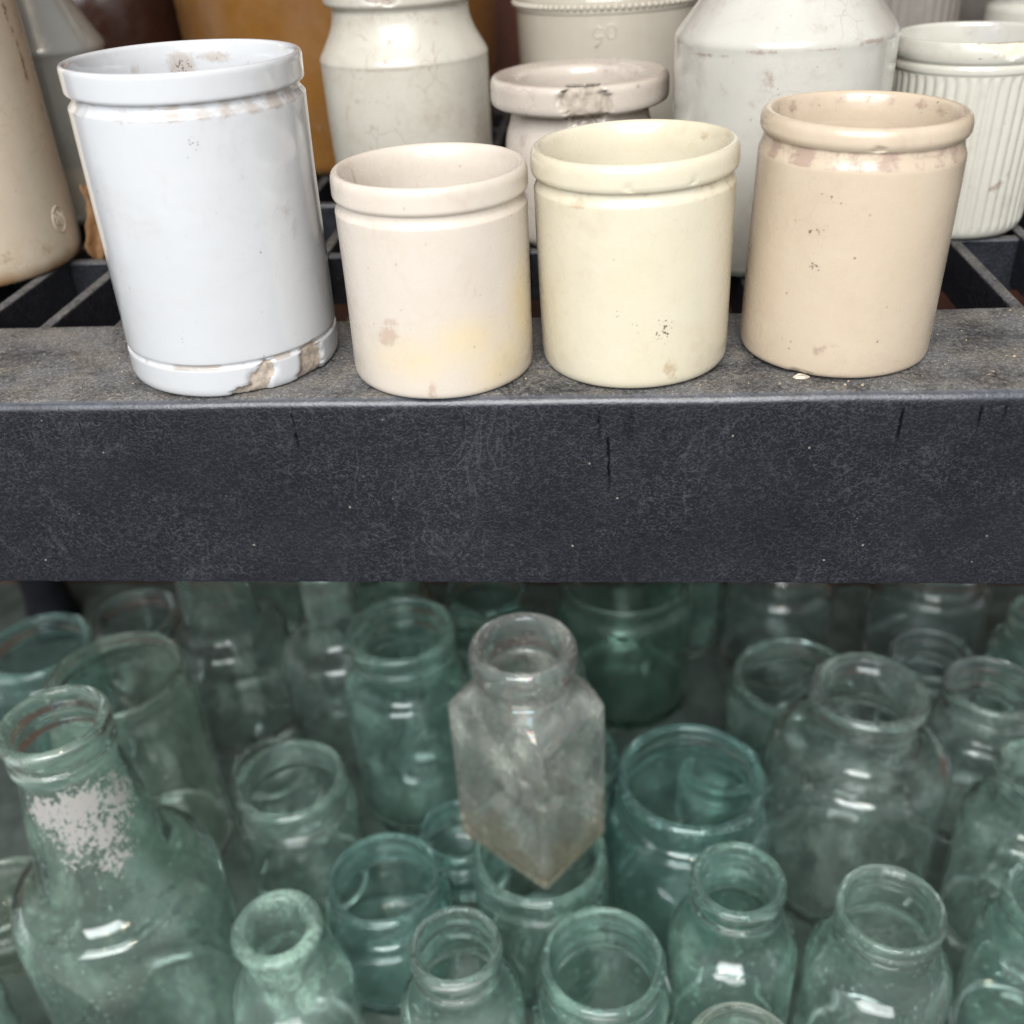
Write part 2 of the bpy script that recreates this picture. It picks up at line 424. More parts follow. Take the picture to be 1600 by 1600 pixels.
def densify(prof, m, cuts=()):
    out = [prof[0]]
    for a, b in zip(prof, prof[1:]):
        L = math.hypot(b[0] - a[0], b[1] - a[1])
        n = max(1, int(math.ceil(L / m)))
        ts = [k / n for k in range(1, n + 1)]
        for c in cuts:                       # a row exactly where a part ends
            if (a[1] - c) * (b[1] - c) < 0: ts.append((c - a[1]) / (b[1] - a[1]))
        for t in sorted(set(ts)):
            out.append((a[0] + (b[0] - a[0]) * t, a[1] + (b[1] - a[1]) * t))
    return out

def blobval(blobs, th, z, r, inner):
    v = 0.0
    for b in blobs:
        t0, z0, rt, rz, amp = b[:5]
        if (len(b) > 5) != inner: continue
        d = (math.degrees(th) - t0 + 180) % 360 - 180
        d = math.radians(d) * r * 1000 / rt
        e = (z - z0) * 1000 / rz
        q = d * d + e * e
        if q < 4: v = max(v, amp * math.exp(-q))
    return v

def lathe(parts, prof, seg, mat, parent, disp=None, attrs=None, shape=None):
    """revolve a closed profile (axis -> outside -> over the rim -> inside -> axis).
    parts: [(name, zlow)] from bottom to top; faces above zlow go to that part."""
    ir = max(range(len(prof)), key=lambda i: prof[i][1])     # crest of the rim: inside starts here
    V, rows = [], []
    A = {k: [] for k in (attrs or {})}
    for i, (r, z) in enumerate(prof):
        inner = i > ir
        if r < 1e-6:
            rows.append([len(V)]); V.append(Vector((0, 0, z)))
            for k in A: A[k].append(0.0)
            continue
        row = []
        for s in range(seg):
            th = 2 * math.pi * s / seg
            rr, zz = r, z
            if disp: rr, zz = disp(th, z, r, inner)
            if shape: x, y = shape(th, rr, z)
            else: x, y = rr * math.cos(th), rr * math.sin(th)
            row.append(len(V)); V.append(Vector((x, y, zz)))
            for k in A:
                f = attrs[k]
                A[k].append(f(th, z, r, inner) if callable(f) else blobval(f, th, z, r, inner))
        rows.append(row)
    F = []
    for a, b in zip(rows, rows[1:]):
        if len(a) == 1 and len(b) == 1: continue
        for s in range(seg):
            t = (s + 1) % seg
            if len(a) == 1: F.append((a[0], b[t], b[s]))
            elif len(b) == 1: F.append((a[s], a[t], b[0]))
            else: F.append((a[s], a[t], b[t], b[s]))
    full = bpy.data.meshes.new('tmp'); full.from_pydata(V, [], F); full.update()
    N = [v.normal.copy() for v in full.vertices]
    bpy.data.meshes.remove(full)
    objs = []
    for pi, (nm, zlo) in enumerate(parts):
        zhi = parts[pi + 1][1] if pi + 1 < len(parts) else 1e9
        fs = [f for f in F if zlo - 1e-7 <= sum(V[i].z for i in f) / len(f) < zhi - 1e-7]
        used = sorted({i for f in fs for i in f}); mp = {o: k for k, o in enumerate(used)}
        me = bpy.data.meshes.new(nm)
        me.from_pydata([V[i] for i in used], [], [tuple(mp[i] for i in f) for f in fs])
        for k in A:
            at = me.attributes.new(k, 'FLOAT', 'POINT')
            at.data.foreach_set('value', [A[k][i] for i in used])
        me.update()
        o = link(nm, me, mat, parent)
        if len(parts) > 1: me.normals_split_custom_set_from_vertices([N[i] for i in used])
        objs.append(o)
    return objs

def tube(pts, rad, sides=8, taper=None):
    """verts and faces of a round tube through pts"""
    V, F = [], []
    n = len(pts)
    for i, p in enumerate(pts):
        a = pts[max(0, i - 1)]; b = pts[min(n - 1, i + 1)]
        d = (b - a).normalized()
        u = d.cross(Vector((0.123, 0.45, 0.88))).normalized(); w = d.cross(u)
        rr = rad * (taper(i / (n - 1)) if taper else 1)
        for s in range(sides):
            t = 2 * math.pi * s / sides
            V.append(p + u * math.cos(t) * rr + w * math.sin(t) * rr)
    for i in range(n - 1):
        for s in range(sides):
            t = (s + 1) % sides
            F.append((i * sides + s, i * sides + t, (i + 1) * sides + t, (i + 1) * sides + s))
    F.append(tuple(range(sides - 1, -1, -1))); F.append(tuple(range((n - 1) * sides, n * sides)))
    return V, F

def mesh(name, V, F):
    me = bpy.data.meshes.new(name); me.from_pydata([tuple(v) for v in V], [], F); me.update()
    return me

def boxdata(x0, x1, y0, y1, z0, z1, b=0.0):
    """a box with bevelled long edges on top"""
    if b <= 0:
        V = [(x, y, z) for z in (z0, z1) for y in (y0, y1) for x in (x0, x1)]
        F = [(0, 2, 3, 1), (4, 5, 7, 6), (0, 1, 5, 4), (2, 6, 7, 3), (0, 4, 6, 2), (1, 3, 7, 5)]
        return V, F
    pr = [(x0, z0), (x1, z0), (x1, z1 - b), (x1 - b * 0.3, z1 - b * 0.3), (x1 - b, z1), (x0 + b, z1), (x0 + b * 0.3, z1 - b * 0.3), (x0, z1 - b)]
    V = [(x, y, z) for y in (y0, y1) for x, z in pr]
    n = len(pr)
    F = [tuple(range(n)), tuple(range(2 * n - 1, n - 1, -1))] + [(i, i + n, (i + 1) % n + n, (i + 1) % n) for i in range(n)]
    return V, F

# ------------------------------------------------------------------ setting
V, F = boxdata(-2.2, 2.2, 0.50, 0.60, -1.1, 0.75)
tag(link('wall', mesh('wall', V, F), M['wall'], smooth=False), kind='structure')
V, F = boxdata(-4, 4, -4, 0.6, -1.15, -1.1)
tag(link('ground', mesh('ground', V, F), M['ground'], smooth=False), kind='structure')  # unseen slab added to stop light from below and bounce some up

# ------------------------------------------------------------------ shelving unit
unit = empty('shelving_unit', (0, 0, 0), 'black grained plastic shelving with slatted top and deep front lip', 'shelf')
X0, X1 = -0.56, 0.56

def fascia():
    prof = fil([(0.0690, -0.020), (0.0690, 0.0, 0.0008), (0.0, 0.0, 0.0042), (-0.0012, -0.0715, 0.0010), (0.0040, -0.0715, 0.0008),
                (0.0046, -0.020, 0.003), (0.0690, -0.020)], 5)[:-1]
    prof = densify(prof + [prof[0]], 0.006)[:-1]
    n = len(prof)
    nx = 620
    V, F = [], []
    for i in range(nx + 1):
        x = X0 + (X1 - X0) * i / nx
        for (y, z) in prof:
            dz = 0.0
            if z < -0.0700:
                dz = 0.00035 * mnoise.noise((x * 260, y * 90, 3.1)) + 0.0004 * max(0, mnoise.noise((x * 90, 0, 9)) - 0.25) * 2
            dy = 0.0005 * mnoise.noise((x * 9, 2.0, z * 30)) + 0.0003 * mnoise.noise((x * 40, 7.0, z * 40))
            V.append((x, y + dy, z + dz + (0.0003 * mnoise.noise((x * 22, y * 30, 0.5)) if z > -0.004 else 0)))
    for i in range(nx):
        for j in range(n):
            k = (j + 1) % n
            F.append((i * n + j, i * n + k, (i + 1) * n + k, (i + 1) * n + j))
    F.append(tuple(range(n - 1, -1, -1))); F.append(tuple(range(nx * n, nx * n + n)))
    return mesh('front_lip', V, F)
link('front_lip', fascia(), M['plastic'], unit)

V, F = boxdata(-0.0026, 0.0026, 0.0688, 0.455, -0.021, -0.0003, 0.0009)
slat_me = mesh('slat', V, F)
slat_me.materials.append(M['plastic_slat'])
k = -24
while True:
    x = 0.1775 + 0.0305 * k
    k += 1
    if x < X0 + 0.01: continue
    if x > X1 - 0.01: break
    o = bpy.data.objects.new('slat', slat_me); o.location = (x, 0, 0); o.parent = unit; COL.objects.link(o)
V, F = boxdata(-0.0028, 0.0028, X0, X1, -0.024, -0.0014, 0.0009)
V = [(y, x, z) for (x, y, z) in V]
F = [tuple(reversed(f)) for f in F]
cross_me = mesh('crossbar', V, F)
cross_me.materials.append(M['plastic_slat'])
for y in (0.1545, 0.240, 0.3255, 0.411):
    o = bpy.data.objects.new('crossbar', cross_me); o.location = (0, y, 0); o.parent = unit; COL.objects.link(o)
V, F = boxdata(X0, X1, 0.455, 0.475, -0.0715, 0.0, 0.003)
link('back_rail', mesh('back_rail', V, F), M['plastic_slat'], unit, smooth=False)
V, F = boxdata(X0, X1, -0.09, 0.475, ZL - 0.05, ZL, 0.003)
link('lower_shelf', mesh('lower_shelf', V, F), M['plastic_low'], unit, smooth=False)
for px, py in ((-0.475, 0.42), (0.50, 0.42)):
    lathe([('post', -1)], densify(fil([(0, ZL), (0.024, ZL), (0.019, ZL + 0.03, 0.01), (0.019, -0.06, 0.01), (0.024, -0.022), (0, -0.022)]), 0.03), 32,
          M['plastic_slat'], unit)[0].location = (px, py, 0)

# ------------------------------------------------------------------ pots on the shelf
G_POT = 'small straight pots lined up along the shelf edge'

def band(z0, z1, amp, freq=9.0, seed=0.0):
    """grime caught in a groove: patchy all the way round"""
    def f(th, z, r, inner):
        if inner or z < z0 or z > z1: return 0.0
        return amp * (0.42 + 1.0 * mnoise.noise((math.cos(th) * freq * 0.4, math.sin(th) * freq * 0.4, seed)))
    return f

def both(f, blobs):
    return lambda th, z, r, inner: max(f(th, z, r, inner), blobval(blobs, th, z, r, inner))

def wobble(amp, seed, chips=(), depth=0.0012):
    def d(th, z, r, inner):
        w = amp * mnoise.noise((math.cos(th) * 1.3 + seed, math.sin(th) * 1.3, z * 22))
        c = 0.0
        if chips and not inner:
            q = blobval(chips, th, z, r, False)
            q = q + 0.30 * mnoise.noise((math.cos(th) * 60, math.sin(th) * 60, z * 900))
            t = max(0.0, min(1.0, (q - 0.36) / 0.16)); c = depth * t * t * (3 - 2 * t) if q > 0 else 0
            c *= 1 + 0.4 * mnoise.noise((math.cos(th) * 30, math.sin(th) * 30, z * 400))
        return r + w - c, z
    return d

# -- tall white pot with a band at the foot
e = empty('white_pot', (-0.1004, 0.0366, 0.0008), 'tall glossy white pot with chipped brown foot, leftmost on the shelf edge', 'pot', G_POT, (0, R(1.1), 0))
e.scale = (1, 1, 1.0)
prof = fil([(0, 0.0006), (0.0300, 0.0006), (0.0318, 0.0, 0.001), (0.0347, 0.0, 0.0012), (0.0357, 0.0020, 0.0015), (0.0357, 0.0096, 0.0006), (0.0349, 0.0102, 0.0003), (0.0349, 0.0110, 0.0003),
            (0.0356, 0.0117, 0.0007), (0.0356, 0.0860, 0.0004), (0.0340, 0.0879, 0.0006), (0.0339, 0.0896, 0.0003), (0.0353, 0.0899, 0.0003), (0.0357, 0.0905, 0.0005), (0.0358, 0.0973, 0.0010), (0.0350, 0.0983, 0.0009),
            (0.0336, 0.0977, 0.0010), (0.0325, 0.0930, 0.004), (0.0320, 0.05), (0.0310, 0.010, 0.006), (0.024, 0.006, 0.004), (0, 0.006)], 5)
prof = densify(prof, 0.0016, (0.0888,))
CH = [(-60, 0.0034, 3.6, 4.4, 1.2), (-67, 0.0008, 6.0, 2.6, 1.15), (-55, 0.0075, 3.0, 3.4, 1.0), (-27, 0.0056, 5.0, 5.4, 1.35), (-29, 0.0012, 5.4, 4.0, 1.3)]
ST = [(-27, 0.0050, 5, 5, 0.8), (-61, 0.004, 4, 5, 0.45), (-30, 0.0553, 4.5, 3.5, 0.52), (-25, 0.0500, 3, 5, 0.50), (-36, 0.045, 2, 6, 0.4), (-50, 0.0675, 5, 4, 0.42), (-70, 0.080, 4, 3, 0.42),
      (112, 0.0905, 5.2, 4.6, 1.2, 1), (93, 0.0930, 6.5, 2.2, 0.95, 1), (140, 0.091, 3, 2, 0.6, 1), (70, 0.088, 4, 4, 0.4, 1)]
DK = [(-70, 0.0790, 3.2, 4.0, 0.52), (-52, 0.0690, 4, 3, 0.36), (-95, 0.02, 3, 2, 0.4), (-60, 0.012, 6, 1.4, 0.5), (112, 0.0905, 4.4, 3.6, 0.75, 1), (93, 0.0930, 5, 1.6, 0.55, 1)]
bg = band(0.0850, 0.0898, 1.0, 18, 1.0); bf = band(0.0096, 0.0118, 1.0, 24, 4.0)
lathe([('body', -1), ('rim', 0.0888)], prof, 220, M['white'], e, wobble(0.0004, 1.0, CH, 0.0011),
      {'stain': both(lambda *a: max(bg(*a), bf(*a)), ST), 'dark': DK, 'chip': CH, 'tint': []})

# -- short pink cream pot
e = empty('cream_pot', (-0.0251, 0.0277, 0.0003), 'short pinkish cream pot with yellow stain low on its right side, second from left', 'pot', G_POT, (0, R(0.5), 0))
e.scale = (1, 1, 1.008)
prof = fil([(0, 0.0008), (0.024, 0.0008), (0.0288, 0.0, 0.0012), (0.0300, 0.0014, 0.0016), (0.0301, 0.006, 0.002), (0.0301, 0.0540, 0.0004), (0.0290, 0.0556, 0.0006), (0.0289, 0.0574, 0.0003), (0.0299, 0.0578, 0.0004),
            (0.0304, 0.0586, 0.0006), (0.0303, 0.0644, 0.0020), (0.0290, 0.0660, 0.0020), (0.0272, 0.0648, 0.0026), (0.0258, 0.0595, 0.004), (0.0256, 0.03), (0.0250, 0.009, 0.006), (0.018, 0.005, 0.004), (0, 0.005)], 5)
prof = densify(prof, 0.0016, (0.0565,))
ST = [(-116, 0.0205, 5, 5, 0.8), (-112, 0.025, 5, 3, 0.6), (-89, 0.003, 2.4, 6, 0.75), (-60, 0.033, 3, 4, 0.4), (-58, 0.0365, 3, 2, 0.42), (165, 0.060, 0.8, 5, 0.8, 1), (150, 0.061, 0.6, 4, 0.7, 1), (-140, 0.04, 3, 5, 0.35)]
TI = [(-40, 0.010, 11, 9, 1.0), (-20, 0.022, 7, 14, 0.9), (-62, 0.018, 12, 7, 0.75), (-100, 0.014, 14, 7, 0.45)]
lathe([('body', -1), ('rim', 0.0565)], prof, 200, M['pink'], e, wobble(0.00035, 2.0),
      {'stain': both(band(0.0536, 0.0576, 0.7, 12, 2.0), ST), 'dark': [(-30, 0.0415, 1.5, 2, 0.4)], 'chip': [], 'tint': TI})

# -- pale yellow pot
e = empty('pale_yellow_pot', (0.0392, 0.0336, 0.0004), 'short pale yellow pot with grey scuffs and thick rounded rim, third along the shelf edge', 'pot', G_POT, (0, R(-0.8), 0))
e.scale = (1, 1, 1.008)
prof = fil([(0, 0.0008), (0.025, 0.0008), (0.0293, 0.0, 0.0016), (0.0308, 0.0018, 0.0022), (0.0310, 0.007, 0.002), (0.0313, 0.0572, 0.0005), (0.0302, 0.0590, 0.0008), (0.0301, 0.0608, 0.0004), (0.0315, 0.0612, 0.0005),
            (0.0320, 0.0624, 0.0007), (0.0319, 0.0676, 0.0022), (0.0302, 0.0694, 0.0028), (0.0286, 0.0680, 0.0028), (0.0272, 0.0625, 0.004), (0.0268, 0.03), (0.0262, 0.009, 0.006), (0.018, 0.005, 0.004), (0, 0.005)], 5)
prof = densify(prof, 0.0016, (0.0599,))
ST = [(-71, 0.0072, 3.0, 3.6, 0.80), (-69, 0.0045, 2.6, 2.6, 0.62), (-76, 0.0105, 2.0, 2.0, 0.5), (35, 0.0655, 2.2, 1.6, 0.9, 1), (150, 0.061, 7, 3, 0.45, 1), (-41, 0.004, 2, 2, 0.4)]
DK = [(-75, 0.0195, 3.8, 5.5, 0.62), (-73, 0.0205, 2.6, 4.2, 0.8), (-77, 0.0180, 2.4, 3.0, 0.6), (-100, 0.0255, 1.6, 2.2, 0.62), (-92, 0.0218, 5.0, 1.6, 0.42), (-41, 0.003, 1.5, 1.6, 0.5)]
lathe([('body', -1), ('rim', 0.0599)], prof, 200, M['cream'], e, wobble(0.0004, 3.0, [(-94, 0.0626, 1.2, 1.0, 1.0), (-60, 0.0626, 0.9, 0.8, 0.9)], 0.0005),
      {'stain': both(band(0.0566, 0.0612, 0.7, 12, 6.0), ST), 'dark': DK, 'chip': [], 'tint': []})

# -- buff pot, standing a little askew on a flake
e = empty('buff_pot', (0.1057, 0.0382, 0.0008), 'buff brown pot with rows of dark specks, rightmost on the shelf edge and tilted', 'pot', G_POT, (0, R(1.3), 0))
e.scale = (1, 1, 1.002)
prof = fil([(0, 0.0008), (0.025, 0.0008), (0.0292, 0.0, 0.0010), (0.0304, 0.0012, 0.0014), (0.0306, 0.006, 0.002), (0.0306, 0.0634, 0.0010), (0.0296, 0.0658, 0.0012), (0.0292, 0.0682, 0.0006), (0.0300, 0.0688, 0.0005),
            (0.0308, 0.0702, 0.0010), (0.0306, 0.0738, 0.0024), (0.0288, 0.0754, 0.0026), (0.0270, 0.0744, 0.0024), (0.0258, 0.0690, 0.004), (0.0256, 0.03), (0.0250, 0.009, 0.006), (0.018, 0.005, 0.004), (0, 0.005)], 5)
prof = densify(prof, 0.0016, (0.0663,))
ST = [(-111, 0.0090, 2.6, 2.4, 0.7), (-104, 0.0115, 5.0, 1.2, 0.55), (-78, 0.013, 0.8, 0.8, 1.0), (-94, 0.001, 3, 1.4, 0.6)]
ST += [(a, 0.0705 + 0.002 * math.sin(a), 3, 2.6, 0.62, 1) for a in range(20, 170, 19)]
DK = [(-119, 0.0345, 3.2, 3.6, 0.55), (-120, 0.0460, 4.0, 2.0, 0.55), (-112, 0.0550, 4.0, 2.0, 0.5), (-119.5, 0.0566, 1.5, 0.9, 0.95), (-116, 0.0560, 1.0, 0.7, 0.8), (-109, 0.0545, 2.2, 1.1, 0.72), (-124, 0.0452, 1.2, 1.2, 0.95), (-120, 0.0460, 1.3, 0.9, 0.85), (-116, 0.0475, 1.6, 0.9, 0.85),
      (-121, 0.0386, 1.2, 0.9, 0.85), (-119, 0.0362, 1.4, 1.3, 0.85), (-116, 0.0335, 1.2, 1.3, 0.8), (-127, 0.0365, 2.5, 0.8, 0.5), (-78, 0.013, 0.6, 0.6, 0.9), (-60, 0.034, 0.5, 0.5, 0.9), (-138, 0.066, 1.6, 0.8, 0.7)]
DK += [(a, 0.0712 + 0.0025 * math.sin(a * 1.7), 1.6, 1.2, 0.62, 1) for a in range(15, 175, 12)]
lathe([('body', -1), ('rim', 0.0663)], prof, 200, M['tan'], e, wobble(0.0004, 4.0, [(-94, 0.0697, 2.0, 1.0, 1.0), (-120, 0.0006, 4.0, 1.2, 1.0)], 0.0006),
      {'stain': both(band(0.0632, 0.0686, 1.0, 12, 8.0), ST), 'dark': both(band(0.0640, 0.0682, 0.55, 16, 3.0), DK), 'chip': [(-121, 0.0002, 3, 1.2, 0.8)], 'tint': []})

# ------------------------------------------------------------------ stoneware behind
G_ST = 'old stoneware standing behind the row of small pots'

def relief(name, paths, r, rad, mat, parent):
    """raised lines on a cylinder of radius r: paths of (arc mm, z mm) about angle a0"""
    V, F = [], []
    for a0, z0, pts in paths:
        P = []
        for (s, z) in pts:
            t = R(a0) + s / 1000 / r
            P.append(Vector((math.cos(t) * (r - rad * 0.35), math.sin(t) * (r - rad * 0.35), z0 + z / 1000)))
        v, f = tube(P, rad, 8)
        b = len(V); V += v; F += [tuple(i + b for i in q) for q in f]
    return link(name, mesh(name, V, F), mat, parent)

def arc(cx, cz, rx, rz, a0, a1, n=20):
    return [(cx + rx * math.cos(R(a0 + (a1 - a0) * i / n)), cz + rz * math.sin(R(a0 + (a1 - a0) * i / n))) for i in range(n + 1)]

# beige bottle at the left edge, with an impressed oval stamp
e = empty('beige_stoneware_bottle', (-0.2578, 0.1494, 0), 'large beige stoneware bottle with oval impressed stamp at the left edge', 'bottle', G_ST)
prof = densify(fil([(0, 0.0006), (0.040, 0.0006), (0.0435, 0.0, 0.002), (0.0460, 0.005, 0.006), (0.0460, 0.150, 0.03), (0.020, 0.185, 0.012), (0.016, 0.205, 0.004), (0.019, 0.208, 0.002), (0.019, 0.222, 0.003), (0.012, 0.222, 0.002), (0.012, 0.19), (0.040, 0.15, 0.02), (0.040, 0.008, 0.004), (0, 0.006)]), 0.003, (0.19,))
DK = [(1.0, 0.1052, 1.5, 2.0, 1.4), (1.0, 0.1015, 1.3, 2.6, 1.4), (3, 0.097, 1.3, 2.0, 1.3), (4.0, 0.0905, 1.2, 3.0, 1.3), (4.6, 0.0850, 1.6, 3.4, 1.5), (4.2, 0.0800, 1.7, 3.6, 1.5)]
def foot_tint(th, z, r, inner):
    return 0.0 if inner or z > 0.012 else max(0.0, min(1.0, (0.0075 + 0.003 * mnoise.noise((math.cos(th) * 6, math.sin(th) * 6, 1)) - z) / 0.007))
lathe([('body', -1), ('neck', 0.19)], prof, 320, M['beige'], e, wobble(0.0004, 5.0),
      {'stain': [(-20, 0.010, 6, 3, 0.6), (-25, 0.015, 3, 3, 0.5), (-40, 0.012, 8, 3, 0.6)], 'dark': DK, 'chip': [], 'tint': foot_tint})
relief('stamp', [(-4, 0.0205, arc(0, 0, 4.4, 5.6, 0, 360, 40)), (-4, 0.0205, [(-2.6, 2.6), (-1.4, 1.0), (-2.0, -0.6), (-0.8, -2.4)]),
                 (-4, 0.0205, [(0.0, 3.4), (1.0, 1.6), (0.2, 0.0), (1.6, -1.4), (1.0, -3.0)]), (-4, 0.0205, [(2.2, 2.0), (2.8, 0.2), (2.2, -1.6)])], 0.0460, 0.00032, M['beige'], e)

# grey bottle between the beige bottle and the white pot
e = empty('grey_stoneware_bottle', (-0.246, 0.236, 0), 'grey two-tone stoneware bottle with sloping shoulder behind the beige bottle', 'bottle', G_ST)
prof = densify(fil([(0, 0.0), (0.027, 0.0), (0.0300, 0.003, 0.003), (0.0302, 0.0770, 0.002), (0.0310, 0.0800, 0.003), (0.013, 0.112, 0.014), (0.012, 0.130, 0.003), (0.016, 0.132, 0.002), (0.016, 0.145, 0.003), (0.009, 0.145, 0.002), (0.009, 0.12), (0.025, 0.08, 0.01), (0.025, 0.006, 0.003), (0, 0.006)]), 0.003, (0.122,))
lathe([('body', -1), ('neck', 0.122)], prof, 120, M['grey'], e, wobble(0.0003, 6.0),
      {'stain': [], 'dark': both(band(0.0758, 0.0782, 0.45, 20, 2), []), 'chip': [], 'tint': lambda th, z, r, inner: 0.0 if z > 0.0275 else min(1.0, (0.0275 - z) / 0.001)})

# amber crock and dark brown jar at the back
e = empty('amber_crock', (-0.126, 0.372, 0), 'big amber brown crock behind the tall white pot', 'crock', G_ST)
prof = densify(fil([(0, 0.0), (0.080, 0.0), (0.087, 0.004, 0.004), (0.093, 0.06, 0.03), (0.094, 0.125, 0.01), (0.090, 0.132, 0.003), (0.097, 0.136, 0.003), (0.097, 0.158, 0.004), (0.086, 0.158, 0.004), (0.085, 0.12), (0.084, 0.01, 0.006), (0, 0.008)]), 0.004, (0.1325,))
lathe([('body', -1), ('rim', 0.1325)], prof, 140, M['amber'], e, wobble(0.0006, 7.0), {'stain': [(-150, 0.05, 8, 12, 0.3), (-18, 0.06, 3, 5, 0.5), (-20, 0.075, 3, 4, 0.5), (-90, 0.03, 20, 8, 0.3)], 'dark': [], 'chip': [], 'tint': []})
e = empty('dark_brown_jar', (-0.290, 0.420, 0), 'dark reddish brown jar in shadow behind the grey bottle', 'jar', G_ST)
prof = densify(fil([(0, 0.0), (0.045, 0.0), (0.050, 0.004, 0.004), (0.055, 0.06, 0.03), (0.054, 0.10, 0.02), (0.035, 0.125, 0.01), (0.034, 0.135, 0.002), (0.039, 0.138, 0.003), (0.039, 0.150, 0.004), (0.030, 0.150, 0.003), (0.030, 0.12), (0.048, 0.1, 0.01), (0.045, 0.01, 0.006), (0, 0.008)]), 0.004, (0.130,))
lathe([('body', -1), ('rim', 0.130)], prof, 110, M['darkbrown'], e, wobble(0.0005, 8.0), {'stain': [], 'dark': [], 'chip': [], 'tint': []})

# off-white jar with a heavy collar, behind the white and cream pots
e = empty('collared_stoneware_jar', (-0.0629, 0.22, 0), 'off-white stained stoneware jar with chipped heavy collar behind the pinkish cream pot', 'jar', G_ST)
prof = densify(fil([(0, 0.0), (0.035, 0.0), (0.0385, 0.003, 0.003), (0.0390, 0.0705, 0.0016), (0.0393, 0.0725, 0.003), (0.0318, 0.0850, 0.008), (0.0312, 0.0935, 0.002), (0.0345, 0.0948, 0.0016), (0.0352, 0.1080, 0.003), (0.0330, 0.1105, 0.002), (0.026, 0.1100, 0.003), (0.025, 0.094, 0.003), (0.033, 0.07, 0.01), (0.033, 0.008, 0.004), (0, 0.006)]), 0.0022, (0.0925,))
CH = [(-98, 0.101, 6.5, 4.5, 1.2), (-88, 0.100, 6, 5, 1.0), (-106, 0.106, 6, 4, 0.9)]
ring = [(-108 + 20 * math.cos(R(a)), 0.049 + 0.010 * math.sin(R(a)), 1.6, 1.3, 0.75) for a in range(0, 280, 14)]
ST = ring + [(-106, 0.0735, 1.0, 5, 0.85), (-90, 0.078, 1.0, 6, 0.9), (-93, 0.074, 2, 2, 0.8), (-28, 0.040, 4, 22, 0.62), (-34, 0.028, 4, 5, 0.6), (-95, 0.0708, 16, 0.5, 0.9), (-120, 0.062, 5, 5, 0.5), (-80, 0.091, 30, 2.4, 0.5), (-60, 0.088, 12, 5, 0.45)]
lathe([('body', -1), ('collar', 0.0925)], prof, 170, M['offwhite'], e, wobble(0.0005, 9.0, CH, 0.0014), {'stain': ST, 'dark': [(-95, 0.0925, 20, 1.2, 0.42)], 'chip': CH, 'tint': [(-25, 0.04, 8, 25, 0.4)]})

# wide flat-rimmed pot with a piece out of the rim
e = empty('flat_rimmed_pot', (0.0192, 0.173, 0), 'low pinkish white pot with broad flat rim broken at the front', 'pot', G_ST)
prof = densify(fil([(0, 0.0), (0.027, 0.0), (0.0310, 0.003, 0.003), (0.0325, 0.035, 0.01), (0.0320, 0.044, 0.006), (0.0290, 0.0530, 0.005), (0.0300, 0.0562, 0.002), (0.0368, 0.0570, 0.0022), (0.0378, 0.0590, 0.002), (0.0377, 0.0668, 0.0020), (0.0360, 0.0688, 0.002), (0.0262, 0.0676, 0.0028), (0.0245, 0.0640, 0.003), (0.0250, 0.055, 0.004), (0.028, 0.04, 0.01), (0.026, 0.008, 0.004), (0, 0.006)]), 0.0016, (0.0549,))
CH = [(-89, 0.0620, 5.4, 9, 1.3), (-80, 0.0615, 4.5, 9, 1.2), (-74, 0.0600, 3.5, 7, 1.1), (-97, 0.064, 3, 5, 0.95)]
ST = [(-98, 0.0640, 2.4, 3.4, 0.9), (-71, 0.0610, 2.2, 5, 0.95), (-84, 0.067, 6, 2, 0.45), (-85, 0.048, 9, 5, 0.6), (-50, 0.0665, 1.5, 1, 0.9), (60, 0.066, 9, 5, 0.5, 1), (-150, 0.050, 8, 6, 0.5), (-140, 0.045, 4, 5, 0.6)]
def flat_tint(th, z, r, inner):
    return 0.75 if (z > 0.0665 and r < 0.0365 and r > 0.027) else 0.0
lathe([('body', -1), ('rim', 0.0549)], prof, 200, M['lilac'], e, wobble(0.0005, 10.0, CH, 0.0036), {'stain': ST, 'dark': [(-99, 0.0630, 1.0, 1.6, 0.35), (-105, 0.052, 3, 1.5, 0.4)], 'chip': CH, 'tint': flat_tint})

# ivory crock with a beaded band and a raised number
e = empty('beaded_ivory_crock', (0.0324, 0.30, 0), 'ivory glazed crock with beaded band and raised number behind the flat-rimmed pot', 'crock', G_ST)
prof = densify(fil([(0, 0.0), (0.042, 0.0), (0.0455, 0.004, 0.004), (0.0478, 0.060, 0.02), (0.0482, 0.0810, 0.0005), (0.0488, 0.0815, 0.0004), (0.0488, 0.0872, 0.0004), (0.0484, 0.0878, 0.0005), (0.0492, 0.092, 0.002), (0.0505, 0.112, 0.004), (0.047, 0.114, 0.003), (0.0455, 0.10), (0.043, 0.008, 0.004), (0, 0.006)]), 0.003, (0.0905,))
lathe([('body', -1), ('rim', 0.0905)], prof, 160, M['ivory'], e, wobble(0.0002, 11.0), {'stain': [(-110, 0.079, 0.8, 0.8, 1.0)], 'dark': [], 'chip': [], 'tint': []})
V, F = [], []
nb = 92
for i in range(nb):
    t = 2 * math.pi * i / nb
    c = Vector((math.cos(t) * 0.0489, math.sin(t) * 0.0489, 0.0843))
    b = len(V)
    rb = 0.00150
    for a in range(1, 5):
        ph = math.pi * a / 5
        for s in range(8):
            q = 2 * math.pi * s / 8
            V.append(c + Vector((math.sin(ph) * math.cos(q), math.sin(ph) * math.sin(q), math.cos(ph))) * rb)
    V.append(c + Vector((0, 0, rb))); V.append(c - Vector((0, 0, rb)))
    for a in range(3):
        for s in range(8):
            u = (s + 1) % 8
            F.append((b + a * 8 + s, b + (a + 1) * 8 + s, b + (a + 1) * 8 + u, b + a * 8 + u))
    for s in range(8):
        u = (s + 1) % 8
        F.append((b + 32, b + s, b + u)); F.append((b + 33, b + 24 + u, b + 24 + s))
